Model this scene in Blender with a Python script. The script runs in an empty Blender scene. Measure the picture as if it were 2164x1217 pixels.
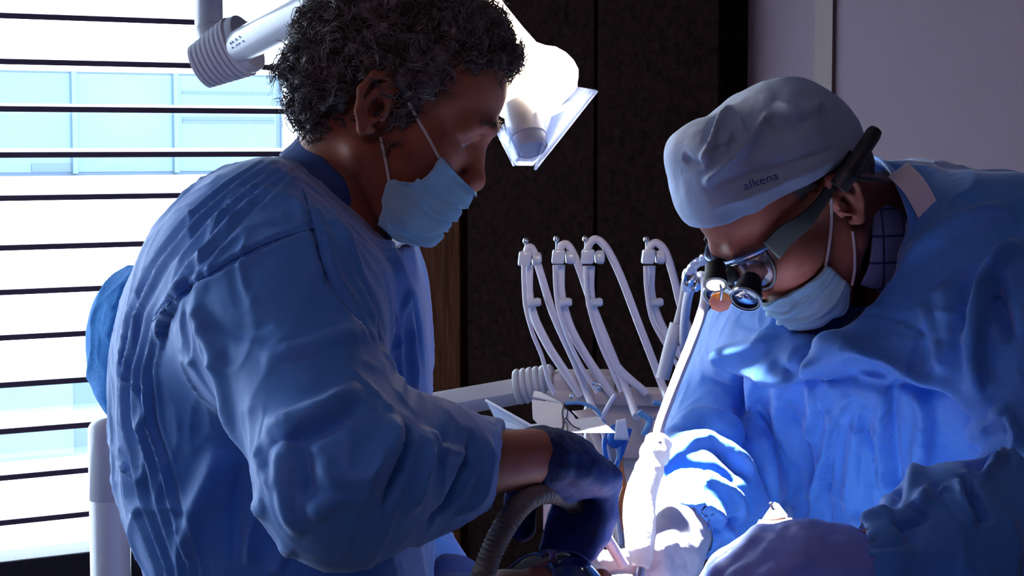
import bpy, bmesh, math, random
import numpy as np
from mathutils import Vector, Matrix, noise as mnoise
from mathutils.bvhtree import BVHTree

random.seed(7)
RNG = np.random.default_rng(11)
SC = bpy.context.scene
COL = SC.collection

# ------------------------------------------------------------------ camera
FPX, W, H, HORIZON = 4000.0, 2164.0, 1217.0, 300.0
CAM_Z = 1.55
PITCH = math.atan((H / 2 - HORIZON) / FPX)
_cam = bpy.data.cameras.new('camera')
_cam.sensor_width = 36.0
_cam.lens = 36.0 * FPX / W
_cam.clip_end = 300
cam_ob = bpy.data.objects.new('camera', _cam)
COL.objects.link(cam_ob)
cam_ob.location = (0, 0, CAM_Z)
cam_ob.rotation_euler = (math.pi / 2 - PITCH, 0, 0)
SC.camera = cam_ob
_cam.dof.use_dof = False

# ------------------------------------------------------------------ exposure
vs = SC.view_settings
vs.view_transform = 'Standard'
vs.look = 'None'
vs.gamma = 1.0
vs.use_curve_mapping = False
vs.exposure = 0.0
SC.cycles.use_denoising = True
SC.cycles.max_bounces = 8
SC.cycles.diffuse_bounces = 5
SC.cycles.transparent_max_bounces = 12
SC.cycles.sample_clamp_indirect = 6.0

# ------------------------------------------------------------------ world: bright overcast sky
wd = bpy.data.worlds.new('sky')
SC.world = wd
wd.use_nodes = True
_bg = wd.node_tree.nodes['Background']
_bg.inputs[0].default_value = (0.70, 0.86, 1.0, 1)
_bg.inputs[1].default_value = 11.0

# room frame: origin in the far corner, x along the back wall, y out along the window wall
RC = np.array([-0.2214, 4.30, 0.0])
RX = np.array([0.523, -0.8523, 0.0]); RX /= np.linalg.norm(RX)
RY = np.array([-RX[1], RX[0], 0.0])
M_ROOM = Matrix(((RX[0], RY[0], 0, RC[0]), (RX[1], RY[1], 0, RC[1]), (0, 0, 1, 0), (0, 0, 0, 1)))
ROOM_X, ROOM_Y, ROOM_Z = 6.0, 5.0, 2.75
WIN_Y0, WIN_Y1, WIN_Z0, WIN_Z1 = -4.85, -0.02, 0.60, 2.35


def area_light(name, loc, target, sx, sy, power, color, portal=False):
    l = bpy.data.lights.new(name, 'AREA')
    l.shape = 'RECTANGLE'
    l.size, l.size_y = sx, sy
    l.energy = power
    l.color = color
    o = bpy.data.objects.new(name, l)
    COL.objects.link(o)
    o.location = loc
    d = Vector(target) - Vector(loc)
    o.rotation_euler = d.to_track_quat('-Z', 'Y').to_euler()
    if portal:
        l.cycles.is_portal = True
    return o


# sampling portal in the window opening (gives off no light itself)
_pc = M_ROOM @ Vector((-0.142, (WIN_Y0 + WIN_Y1) / 2, (WIN_Z0 + WIN_Z1) / 2))
area_light('window_portal', _pc, M_ROOM @ Vector((1, (WIN_Y0 + WIN_Y1) / 2, (WIN_Z0 + WIN_Z1) / 2)),
           WIN_Y1 - WIN_Y0, WIN_Z1 - WIN_Z0, 1, (1, 1, 1), portal=True)
# unseen fill light added under the ceiling (its panel is built below)
FILL_LAMP = M_ROOM @ Vector((3.6, -2.9, ROOM_Z - 0.06))
area_light('added_fill_light', FILL_LAMP, FILL_LAMP + Vector((0, 0, -1)), 1.15, 0.55, 9.5, (1.0, 0.58, 0.72))
# ------------------------------------------------------------------ pixel -> place
_s, _c = math.sin(PITCH), math.cos(PITCH)


def ray(px, py):
    x, y = (px - W / 2) / FPX, -(py - H / 2) / FPX
    return np.array([x, _c + y * _s, -_s + y * _c])


def P(px, py, Y):
    d = ray(px, py)
    t = Y / d[1]
    return np.array([0, 0, CAM_Z]) + d * t


def hit_plane(px, py, p0, n):
    d = ray(px, py)
    o = np.array([0, 0, CAM_Z])
    return o + d * (np.dot(np.asarray(p0) - o, n) / np.dot(d, n))


def nrm(v):
    v = np.asarray(v, float)
    return v / np.linalg.norm(v)


def catmull(pts, n):
    """smooth curve through points, n samples per span"""
    p = np.asarray(pts, float)
    if len(p) == 2:
        t = np.linspace(0, 1, n + 1)[:, None]
        return p[0] * (1 - t) + p[1] * t
    e = np.vstack([2 * p[0] - p[1], p, 2 * p[-1] - p[-2]])
    out = []
    for i in range(1, len(e) - 2):
        a, b, c, d = e[i - 1], e[i], e[i + 1], e[i + 2]
        for t in np.linspace(0, 1, n, endpoint=False):
            out.append(0.5 * (2 * b + (c - a) * t + (2 * a - 5 * b + 4 * c - d) * t * t + (3 * b - a - 3 * c + d) * t ** 3))
    out.append(p[-1])
    return np.array(out)


# ------------------------------------------------------------------ objects
def link(name, me, parent=None, mat=None, smooth=True):
    o = bpy.data.objects.new(name, me)
    COL.objects.link(o)
    if mat is not None and not me.materials:
        me.materials.append(mat)
    if parent is not None:
        o.parent = parent
        o.matrix_parent_inverse = Matrix.Translation(-Vector(parent.location)) if parent.type == 'EMPTY' else Matrix.Identity(4)
        if parent.parent is not None and parent.type != 'EMPTY':
            o.matrix_parent_inverse = Matrix.Identity(4)
    if smooth and len(me.polygons):
        me.polygons.foreach_set('use_smooth', np.ones(len(me.polygons), bool))
    return o


def thing(name, loc, label, cat, group=None):
    o = bpy.data.objects.new(name, None)
    COL.objects.link(o)
    o.location = loc
    o.empty_display_size = 0.05
    o['label'], o['category'] = label, cat
    if group:
        o['group'] = group
    return o


def tag(o, label, cat, group=None, kind=None):
    if label:
        o['label'] = label
    if cat:
        o['category'] = cat
    if group:
        o['group'] = group
    if kind:
        o['kind'] = kind
    return o


def struct(o):
    o['kind'] = 'structure'
    return o


class MB:
    """collects faces for one mesh"""
    def __init__(self):
        self.v, self.f = [], []

    def add(self, verts, faces):
        b = len(self.v)
        self.v.extend([tuple(map(float, x)) for x in verts])
        self.f.extend([tuple(b + i for i in f) for f in faces])
        return self

    def box(self, lo, hi, M=None):
        (x0, y0, z0), (x1, y1, z1) = lo, hi
        vs_ = [(x0, y0, z0), (x1, y0, z0), (x1, y1, z0), (x0, y1, z0), (x0, y0, z1), (x1, y0, z1), (x1, y1, z1), (x0, y1, z1)]
        if M is not None:
            vs_ = [tuple(M @ Vector(v)) for v in vs_]
        return self.add(vs_, [(0, 3, 2, 1), (4, 5, 6, 7), (0, 1, 5, 4), (1, 2, 6, 5), (2, 3, 7, 6), (3, 0, 4, 7)])

    def obox(self, c, ax, ay, az):
        """box from centre and three half-axis vectors"""
        c, ax, ay, az = map(np.asarray, (c, ax, ay, az))
        vs_ = [c + sx * ax + sy * ay + sz * az for sz in (-1, 1) for sx, sy in ((-1, -1), (1, -1), (1, 1), (-1, 1))]
        return self.add(vs_, [(0, 3, 2, 1), (4, 5, 6, 7), (0, 1, 5, 4), (1, 2, 6, 5), (2, 3, 7, 6), (3, 0, 4, 7)])

    def tube(self, pts, r, seg=12, caps=True, flat=None):
        """tube along points; r scalar or list; flat squashes the second frame axis"""
        pts = np.asarray(pts, float)
        n = len(pts)
        rr = np.full(n, r) if np.isscalar(r) else np.asarray(r, float)
        tan = np.gradient(pts, axis=0)
        tan /= np.linalg.norm(tan, axis=1)[:, None] + 1e-12
        up = np.array([0, 0, 1.0]) if abs(tan[0][2]) < 0.9 else np.array([0, 1.0, 0])
        u = nrm(np.cross(tan[0], up))
        vs_, fs = [], []
        for i in range(n):
            u = u - tan[i] * np.dot(u, tan[i])
            u = nrm(u)
            w = np.cross(tan[i], u)
            for k in range(seg):
                a = 2 * math.pi * k / seg
                vs_.append(pts[i] + rr[i] * (math.cos(a) * u + math.sin(a) * w * (flat or 1)))
        for i in range(n - 1):
            for k in range(seg):
                k2 = (k + 1) % seg
                fs.append((i * seg + k, i * seg + k2, (i + 1) * seg + k2, (i + 1) * seg + k))
        if caps:
            fs.append(tuple(range(seg - 1, -1, -1)))
            fs.append(tuple((n - 1) * seg + k for k in range(seg)))
        return self.add(vs_, fs)

    def lathe(self, base, axis, prof, seg=24, caps=True):
        """profile list of (distance along axis, radius)"""
        axis = nrm(axis)
        base = np.asarray(base, float)
        up = np.array([0, 0, 1.0]) if abs(axis[2]) < 0.9 else np.array([1.0, 0, 0])
        u = nrm(np.cross(axis, up)); w = np.cross(axis, u)
        vs_, fs = [], []
        for (t, r) in prof:
            for k in range(seg):
                a = 2 * math.pi * k / seg
                vs_.append(base + axis * t + r * (math.cos(a) * u + math.sin(a) * w))
        n = len(prof)
        for i in range(n - 1):
            for k in range(seg):
                k2 = (k + 1) % seg
                fs.append((i * seg + k, i * seg + k2, (i + 1) * seg + k2, (i + 1) * seg + k))
        if caps:
            fs.append(tuple(range(seg - 1, -1, -1)))
            fs.append(tuple((n - 1) * seg + k for k in range(seg)))
        return self.add(vs_, fs)

    def ball(self, c, r, seg=16, rings=10, R=None):
        """ellipsoid, r scalar or triple"""
        r = np.array([r, r, r]) if np.isscalar(r) else np.asarray(r, float)
        R = np.eye(3) if R is None else np.asarray(R)
        vs_, fs = [], []
        for i in range(rings + 1):
            th = math.pi * i / rings
            for k in range(seg):
                a = 2 * math.pi * k / seg
                d = np.array([math.sin(th) * math.cos(a), math.sin(th) * math.sin(a), math.cos(th)]) * r
                vs_.append(np.asarray(c) + R @ d)
        for i in range(rings):
            for k in range(seg):
                k2 = (k + 1) % seg
                fs.append((i * seg + k, (i + 1) * seg + k, (i + 1) * seg + k2, i * seg + k2))
        return self.add(vs_, fs)

    def build(self, name, mat, parent=None, smooth=True, bevel=0.0, seg=2, angle=40):
        me = bpy.data.meshes.new(name)
        me.from_pydata(self.v, [], self.f)
        bm = bmesh.new(); bm.from_mesh(me)
        bmesh.ops.remove_doubles(bm, verts=bm.verts, dist=1e-6)
        bmesh.ops.recalc_face_normals(bm, faces=bm.faces)
        if bevel > 0:
            es = [e for e in bm.edges if len(e.link_faces) == 2 and e.calc_face_angle(0) > math.radians(35)]
            bmesh.ops.bevel(bm, geom=es, offset=bevel, segments=seg, affect='EDGES', profile=0.5)
        bm.to_mesh(me); bm.free()
        o = link(name, me, parent, mat, smooth)
        if smooth:
            try:
                me.set_sharp_from_angle(angle=math.radians(angle))
            except Exception:
                pass
        return o


# ------------------------------------------------------------------ signed-distance sculpting
F32 = np.float32


class SDF:
    """ordered list of soft unions / cuts, meshed with surface nets"""
    def __init__(self, o=None, R=None, sc=1.0):
        self.ops = []
        self.sc = sc
        self.o = np.zeros(3) if o is None else np.asarray(o, float)
        self.R = np.eye(3) if R is None else np.asarray(R, float)    # columns = local axes

    def w(self, p):
        return self.o + self.R @ (np.asarray(p, float) * self.sc)

    def cone(self, a, b, r1, r2=None, k=0.01, cut=False, loc=True):
        if loc:
            a, b = self.w(a), self.w(b)
            r1, r2, k = r1 * self.sc, (r1 if r2 is None else r2) * self.sc, k * self.sc
        self.ops.append(('cone', (np.asarray(a, float), np.asarray(b, float), r1, r1 if r2 is None else r2), k, cut))
        return self

    def chain(self, pts, rs, k=0.01, cut=False, loc=True):
        for i in range(len(pts) - 1):
            r = rs if not np.isscalar(rs) else [rs] * len(pts)
            self.cone(pts[i], pts[i + 1], r[i], r[i + 1], k if i == 0 else min(k, 0.012), cut, loc)
        return self

    def ell(self, c, r, k=0.01, cut=False, R=None, loc=True):
        if loc:
            c = self.w(c)
            r, k = np.asarray(r, float) * self.sc, k * self.sc
            R = self.R if R is None else self.R @ np.asarray(R)
        self.ops.append(('ell', (np.asarray(c, float), np.asarray(r, float), np.eye(3) if R is None else np.asarray(R)), k, cut))
        return self

    def both(self, fn):
        for s in (-1, 1):
            fn(s)
        return self

    def box(self, c, h, rnd=0.005, k=0.01, cut=False, R=None, loc=True):
        if loc:
            c = self.w(c)
            R = self.R if R is None else self.R @ np.asarray(R)
        self.ops.append(('box', (np.asarray(c, float), np.asarray(h, float), np.eye(3) if R is None else np.asarray(R), rnd), k, cut))
        return self

    def half(self, p, n, k=0.003):
        """keep the side the normal points away from"""
        self.ops.append(('plane', (np.asarray(p, float), nrm(n)), k, True))
        return self

    def loft(self, zs, cx, cy, ru, rv, yaw, k=0.01, n=2.3):
        """vertical loft: per height a centre and two half widths turned by yaw"""
        t = np.linspace(0, 1, len(zs))
        st = catmull(np.stack([zs, cx, cy, ru, rv], 1), 12)
        order = np.argsort(st[:, 0])
        self.ops.append(('loft', (st[order], yaw, n), k, False))
        return self

    def bbox(self):
        lo, hi = np.full(3, 1e9), np.full(3, -1e9)
        for t, a, k, cut in self.ops:
            if cut:
                continue
            if t == 'cone':
                p = np.stack([a[0], a[1]]); r = max(a[2], a[3])
                lo = np.minimum(lo, p.min(0) - r); hi = np.maximum(hi, p.max(0) + r)
            elif t in ('ell', 'box'):
                e = np.abs(a[2]) @ a[1]
                lo = np.minimum(lo, a[0] - e); hi = np.maximum(hi, a[0] + e)
            elif t == 'loft':
                s = a[0]; r = np.maximum(s[:, 3], s[:, 4]).max()
                lo = np.minimum(lo, [s[:, 1].min() - r, s[:, 2].min() - r, s[0, 0]])
                hi = np.maximum(hi, [s[:, 1].max() + r, s[:, 2].max() + r, s[-1, 0]])
        return lo, hi

    @staticmethod
    def prim(t, a, p):
        if t == 'cone':
            A, B, r1, r2 = a
            ba = (B - A).astype(F32); L = float(ba @ ba) + 1e-12
            q = p - A.astype(F32)
            h = np.clip(q @ ba / L, 0, 1)
            return np.linalg.norm(q - h[:, None] * ba, axis=1) - (r1 + (r2 - r1) * h)
        if t == 'ell':
            q = (p - a[0].astype(F32)) @ a[2].astype(F32)
            r = a[1].astype(F32)
            k0 = np.linalg.norm(q / r, axis=1); k1 = np.linalg.norm(q / (r * r), axis=1) + 1e-9
            return k0 * (k0 - 1) / k1
        if t == 'box':
            q = np.abs((p - a[0].astype(F32)) @ a[2].astype(F32)) - (a[1] - a[3]).astype(F32)
            return np.linalg.norm(np.maximum(q, 0), axis=1) + np.minimum(q.max(1), 0) - a[3]
        if t == 'plane':
            return -((p - a[0].astype(F32)) @ a[1].astype(F32))
        if t == 'loft':
            s, yaw, n = a
            z = p[:, 2]
            cx, cy, ru, rv = (np.interp(z, s[:, 0], s[:, i]).astype(F32) for i in (1, 2, 3, 4))
            x, y = p[:, 0] - cx, p[:, 1] - cy
            c_, s_ = math.cos(yaw), math.sin(yaw)
            u, v = x * c_ + y * s_, -x * s_ + y * c_
            k0 = (np.abs(u / ru) ** n + np.abs(v / rv) ** n) ** (1 / n)
            d = (k0 - 1) * np.minimum(ru, rv) * 0.75
            return np.maximum(d, np.maximum(z - s[-1, 0], s[0, 0] - z))

    def boxes(self):
        out = []
        for t, a, k, cut in self.ops:
            if t == 'cone':
                q = np.stack([a[0], a[1]]); r = max(a[2], a[3])
                out.append((q.min(0) - r - k, q.max(0) + r + k))
            elif t in ('ell', 'box'):
                e = np.abs(a[2]) @ a[1] + k
                out.append((a[0] - e, a[0] + e))
            elif t == 'loft':
                s = a[0]; r = np.maximum(s[:, 3], s[:, 4]).max() + k
                out.append((np.array([s[:, 1].min() - r, s[:, 2].min() - r, s[0, 0] - k]), np.array([s[:, 1].max() + r, s[:, 2].max() + r, s[-1, 0] + k])))
            else:
                out.append((np.full(3, -1e9), np.full(3, 1e9)))
        return out

    def eval_blocks(self, p, ijk, bs, margin):
        """evaluate points block by block with only the shapes that come near each block"""
        bx = self.boxes()
        L0 = np.array([b[0] for b in bx]); H0 = np.array([b[1] for b in bx])
        b = ijk // bs
        key = (b[:, 0] * 4096 + b[:, 1]) * 4096 + b[:, 2]
        order = np.argsort(key, kind='stable')
        ks = key[order]
        cut = np.flatnonzero(np.diff(ks)) + 1
        out = np.empty(len(p), F32)
        for seg in np.split(order, cut):
            q = p[seg]
            lo, hi = q.min(0) - margin, q.max(0) + margin
            use = np.flatnonzero(((L0 < hi) & (H0 > lo)).all(1))
            out[seg] = self.eval(q, [self.ops[i] for i in use])
        return out

    def eval(self, p, ops=None):
        d = np.full(len(p), 1e3, F32)
        for t, a, k, cut in (self.ops if ops is None else ops):
            e = self.prim(t, a, p).astype(F32)
            if cut:
                h = np.maximum(k - np.abs(d + e), 0) / k
                d = np.maximum(d, -e) + h * h * k * 0.25
            else:
                h = np.maximum(k - np.abs(d - e), 0) / k
                d = np.minimum(d, e) - h * h * k * 0.25
        return d

    def mesh(self, h, lo=None, hi=None, pad=0.02):
        l0, h0 = self.bbox()
        lo = l0 - pad if lo is None else np.maximum(l0 - pad, lo)
        hi = h0 + pad if hi is None else np.minimum(h0 + pad, hi)
        C = 4
        nc = np.ceil((hi - lo) / (h * C)).astype(int)
        n = nc * C + 1
        ax = [lo[i] + np.arange(nc[i] + 1) * h * C for i in range(3)]
        g = np.stack(np.meshgrid(*ax, indexing='ij'), -1).reshape(-1, 3).astype(F32)
        ci = np.stack(np.meshgrid(*[np.arange(m + 1) for m in nc], indexing='ij'), -1).reshape(-1, 3)
        dc = self.eval_blocks(g, ci, 12, h * C * 3).reshape(nc + 1)
        corners = [dc[i:i + nc[0], j:j + nc[1], k:k + nc[2]] for i in (0, 1) for j in (0, 1) for k in (0, 1)]
        mn = np.min([np.abs(c) for c in corners], 0)
        sgn = np.min(corners, 0) < 0
        act = (mn < h * C * 2.2) | (sgn & (np.max(corners, 0) > 0))
        D = np.full(n, 1.0, F32)
        base = np.where(dc[:nc[0], :nc[1], :nc[2]] < 0, -1.0, 1.0).astype(F32)
        big = np.repeat(np.repeat(np.repeat(base, C, 0), C, 1), C, 2)
        D[:-1, :-1, :-1] = big
        cells = np.argwhere(act)
        o = np.arange(C + 1)
        off = np.stack(np.meshgrid(o, o, o, indexing='ij'), -1).reshape(-1, 3)
        flag = np.zeros(n, bool)
        for of in off:
            q = cells * C + of
            flag[q[:, 0], q[:, 1], q[:, 2]] = True
        idx = np.argwhere(flag)
        D[idx[:, 0], idx[:, 1], idx[:, 2]] = self.eval_blocks((lo + idx * h).astype(F32), idx, 28, h * 4)
        return surface_nets(D, lo, h)


def surface_nets(D, lo, h):
    S = D < 0
    nx, ny, nz = D.shape
    cnt = np.zeros((nx - 1, ny - 1, nz - 1), np.int8)
    sl = lambda A, i, j, k: A[i:i + nx - 1, j:j + ny - 1, k:k + nz - 1]
    for i in (0, 1):
        for j in (0, 1):
            for k in (0, 1):
                cnt += sl(S, i, j, k)
    cells = np.argwhere((cnt > 0) & (cnt < 8))
    idx = np.full(cnt.shape, -1, np.int32)
    idx[cells[:, 0], cells[:, 1], cells[:, 2]] = np.arange(len(cells))
    cr = [(i, j, k) for i in (0, 1) for j in (0, 1) for k in (0, 1)]
    val = {c: D[cells[:, 0] + c[0], cells[:, 1] + c[1], cells[:, 2] + c[2]] for c in cr}
    acc = np.zeros((len(cells), 3)); num = np.zeros(len(cells))
    for a in cr:
        for ax in range(3):
            if a[ax] == 0:
                b = list(a); b[ax] = 1; b = tuple(b)
                va, vb = val[a], val[b]
                m = (va < 0) != (vb < 0)
                t = np.where(m, va / np.where(m, va - vb, 1), 0)
                pt = np.zeros((len(cells), 3)); pt[:] = a
                pt[:, ax] = t
                acc[m] += pt[m]; num[m] += 1
    V = lo + (cells + acc / num[:, None]) * h
    quads = []
    for ax in range(3):
        a1, a2 = [(1, 2), (2, 0), (0, 1)][ax]
        s0 = [slice(None)] * 3; s1 = [slice(None)] * 3
        s0[ax] = slice(0, -1); s1[ax] = slice(1, None)
        e = np.argwhere(S[tuple(s0)] != S[tuple(s1)])
        ok = (e[:, a1] > 0) & (e[:, a2] > 0) & (e[:, a1] < D.shape[a1] - 1) & (e[:, a2] < D.shape[a2] - 1)
        e = e[ok]
        q = []
        for d1, d2 in ((-1, -1), (0, -1), (0, 0), (-1, 0)):
            c = e.copy(); c[:, a1] += d1; c[:, a2] += d2
            q.append(idx[c[:, 0], c[:, 1], c[:, 2]])
        q = np.stack(q, 1)
        inside = S[e[:, 0], e[:, 1], e[:, 2]]
        q[~inside] = q[~inside][:, ::-1]
        quads.append(q)
    Q = np.concatenate(quads)
    Q = Q[(Q >= 0).all(1)]
    return V, Q


def vnoise(p, seed=0.0):
    """smooth value noise in about -1..1, vectorised"""
    p = np.asarray(p, float) + seed * 7.31
    i = np.floor(p).astype(np.int64); f = p - i
    f = f * f * f * (f * (f * 6 - 15) + 10)
    out = np.zeros(len(p))
    for dx in (0, 1):
        for dy in (0, 1):
            for dz in (0, 1):
                h = ((i[:, 0] + dx) * 374761393 + (i[:, 1] + dy) * 668265263 + (i[:, 2] + dz) * 2147483647) & 0xffffffff
                h = ((h ^ (h >> 13)) * 1274126177) & 0xffffffff
                h = ((h ^ (h >> 16)) & 0xffff) / 32767.5 - 1
                w = (f[:, 0] if dx else 1 - f[:, 0]) * (f[:, 1] if dy else 1 - f[:, 1]) * (f[:, 2] if dz else 1 - f[:, 2])
                out += h * w
    return out


def to_px(V):
    d = np.asarray(V, float) - np.array([0, 0, CAM_Z])
    zc = d[:, 1] * _c - d[:, 2] * _s
    yc = d[:, 1] * _s + d[:, 2] * _c
    return W / 2 + FPX * d[:, 0] / zc, H / 2 - FPX * yc / zc


def vnormals(V, Q):
    a, b, c, d = (V[Q[:, i]] for i in range(4))
    fn = np.cross(c - a, d - b)
    N = np.zeros_like(V)
    fl = Q.ravel()
    for c_ in range(3):
        N[:, c_] = np.bincount(fl, np.repeat(fn[:, c_], 4), len(V))
    return N / (np.linalg.norm(N, axis=1)[:, None] + 1e-12)


def smooth_verts(V, Q, it=1, lam=0.5):
    src = np.concatenate([Q[:, i] for i in range(4)] * 2)
    dst = np.concatenate([Q[:, (i + 1) % 4] for i in range(4)] + [Q[:, (i + 3) % 4] for i in range(4)])
    n = np.maximum(np.bincount(src, minlength=len(V)), 1)
    for _ in range(it):
        A = np.stack([np.bincount(src, V[dst, c_], len(V)) for c_ in range(3)], 1)
        V = V + lam * (A / n[:, None] - V)
    return V


def quad_mesh(name, V, Q):
    me = bpy.data.meshes.new(name)
    me.vertices.add(len(V)); me.vertices.foreach_set('co', np.asarray(V, F32).ravel())
    me.loops.add(len(Q) * 4); me.loops.foreach_set('vertex_index', Q.astype(np.int32).ravel())
    me.polygons.add(len(Q)); me.polygons.foreach_set('loop_start', np.arange(0, len(Q) * 4, 4, dtype=np.int32))
    me.update(calc_edges=True)
    me.validate()
    return me


def sdf_obj(name, sdf, h, mat, parent=None, lo=None, hi=None, smooth=1, folds=None, post=None, drop=None, gain=1.0):
    V, Q = sdf.mesh(h, lo, hi)
    if smooth:
        V = smooth_verts(V, Q, smooth, 0.5)
    if folds:
        V = apply_folds(V, Q, folds, gain)
    if post:
        V = post(V, vnormals(V, Q))
    if drop is not None:
        keep = ~drop(V)
        Q = Q[keep[Q].all(1)]
        used = np.unique(Q)
        mp = np.full(len(V), -1); mp[used] = np.arange(len(used))
        V, Q = V[used], mp[Q]
    return link(name, quad_mesh(name, V, Q), parent, mat), V, Q


FOLD_AMP, FOLD_WID = 1.05, .66


def apply_folds(V, Q, folds, gain=1.0):
    """folds: (pixel polyline, height m, width m, mode) laid on the cloth where the line of sight meets it"""
    bvh = BVHTree.FromPolygons([tuple(v) for v in V], [tuple(q) for q in Q])
    N = vnormals(V, Q)
    disp = np.zeros(len(V))
    O = Vector((0, 0, CAM_Z))
    for f in folds:
        pix, amp, wid = f[0], f[1] * FOLD_AMP * gain, f[2] * FOLD_WID
        mode = f[3] if len(f) > 3 else 'ridge'
        cur = catmull(pix, 8)
        pts, ns = [], []
        for (x, y) in cur:
            loc, nn, i, d = bvh.ray_cast(O, Vector(ray(x, y)).normalized())
            if loc is not None:
                pts.append(np.array(loc)); ns.append(np.array(nn))
        if len(pts) < 2:
            continue
        pts, ns = np.array(pts), np.array(ns)
        lo, hi = pts.min(0) - 3.2 * wid, pts.max(0) + 3.2 * wid
        m = np.where(((V > lo) & (V < hi)).all(1))[0]
        if not len(m):
            continue
        q = V[m]
        best = np.full(len(m), 1e9); side = np.zeros(len(m)); tt = np.zeros(len(m)); nd = np.zeros(len(m))
        L = len(pts) - 1
        for i in range(L):
            a, b = pts[i], pts[i + 1]
            ba = b - a
            l2 = ba @ ba
            if l2 < 1e-10 or l2 > 0.05 ** 2:
                continue
            h = np.clip((q - a) @ ba / l2, 0, 1)
            r = q - a - h[:, None] * ba
            d = np.linalg.norm(r, axis=1)
            u = d < best
            best[u] = d[u]
            sd = np.cross(ba, ns[i]); sd /= np.linalg.norm(sd) + 1e-12
            side[u] = (r @ sd)[u]
            tt[u] = ((i + h) / L)[u]
            nd[u] = (N[m] @ ns[i])[u]
        fade = np.clip(np.minimum(tt, 1 - tt) / 0.22, 0, 1) ** 0.7
        if mode == 'open':
            fade = np.ones_like(fade)
        s = side / wid
        g = np.exp(-(best / wid) ** 2)
        if mode in ('ridge', 'open'):
            w = g
        elif mode == 'step':          # proud on the right-hand side of the line, sunken on the other, sharp between
            w = np.where(best < 3 * wid, np.tanh(s * 2.5) * np.exp(-np.abs(s) * 0.9), 0) * np.exp(-np.maximum(best - np.abs(side), 0) / wid)
        elif mode == 'crease':        # narrow valley between two soft lips
            w = 0.55 * np.exp(-(best / (wid * 2)) ** 2) - 1.3 * np.exp(-(best / (wid * 0.6)) ** 2)
        disp[m] += amp * w * fade * np.clip(nd * 1.6, 0, 1)
    return V + N * disp[:, None]


# ------------------------------------------------------------------ materials
def mat(name, color, rough=0.6, metal=0.0, sheen=0.0, bump=None, var=None, spec=0.5, sss=0.0, coat=0.0, stretch=None, thin=0.0):
    """procedural principled material. bump=(scale, strength), var=(scale, second colour, amount)"""
    m = bpy.data.materials.new(name)
    m.use_nodes = True
    nt = m.node_tree; N = nt.nodes; L = nt.links
    b = N['Principled BSDF']
    b.inputs['Base Color'].default_value = (*color, 1)
    b.inputs['Roughness'].default_value = rough
    b.inputs['Metallic'].default_value = metal
    b.inputs['Specular IOR Level'].default_value = spec
    b.inputs['Sheen Weight'].default_value = sheen
    b.inputs['Coat Weight'].default_value = coat
    if sss:
        b.inputs['Subsurface Weight'].default_value = sss
        b.inputs['Subsurface Radius'].default_value = (0.012, 0.005, 0.003)
        b.inputs['Subsurface Scale'].default_value = 0.6
    tc = N.new('ShaderNodeTexCoord')
    src = tc.outputs['Object']
    if stretch:
        mp = N.new('ShaderNodeMapping'); mp.inputs['Scale'].default_value = stretch
        if len(stretch) == 3:
            L.new(src, mp.inputs['Vector']); src = mp.outputs['Vector']
    if var:
        t = N.new('ShaderNodeTexNoise'); t.inputs['Scale'].default_value = var[0]; t.inputs['Detail'].default_value = 5
        L.new(src, t.inputs['Vector'])
        r = N.new('ShaderNodeValToRGB'); r.color_ramp.elements[0].position = 0.35; r.color_ramp.elements[1].position = 0.68
        r.color_ramp.elements[0].color = (*color, 1); r.color_ramp.elements[1].color = (*var[1], 1)
        L.new(t.outputs['Fac'], r.inputs['Fac']); L.new(r.outputs['Color'], b.inputs['Base Color'])
    if bump:
        t2 = N.new('ShaderNodeTexNoise'); t2.inputs['Scale'].default_value = bump[0]; t2.inputs['Detail'].default_value = 4
        L.new(src, t2.inputs['Vector'])
        bp = N.new('ShaderNodeBump'); bp.inputs['Strength'].default_value = bump[1]; bp.inputs['Distance'].default_value = 0.004
        L.new(t2.outputs['Fac'], bp.inputs['Height']); L.new(bp.outputs['Normal'], b.inputs['Normal'])
    if thin:            # thin sheet: a share of the light passes through
        tr = N.new('ShaderNodeBsdfTranslucent'); tr.inputs[0].default_value = (*color, 1)
        mx = N.new('ShaderNodeMixShader'); mx.inputs[0].default_value = thin
        L.new(b.outputs[0], mx.inputs[1]); L.new(tr.outputs[0], mx.inputs[2])
        L.new(mx.outputs[0], N['Material Output'].inputs['Surface'])
    return m


def emit(name, color, strength):
    m = bpy.data.materials.new(name)
    m.use_nodes = True
    N = m.node_tree.nodes
    N.remove(N['Principled BSDF'])
    e = N.new('ShaderNodeEmission'); e.inputs[0].default_value = (*color, 1); e.inputs[1].default_value = strength
    m.node_tree.links.new(e.outputs[0], N['Material Output'].inputs['Surface'])
    return m


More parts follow.
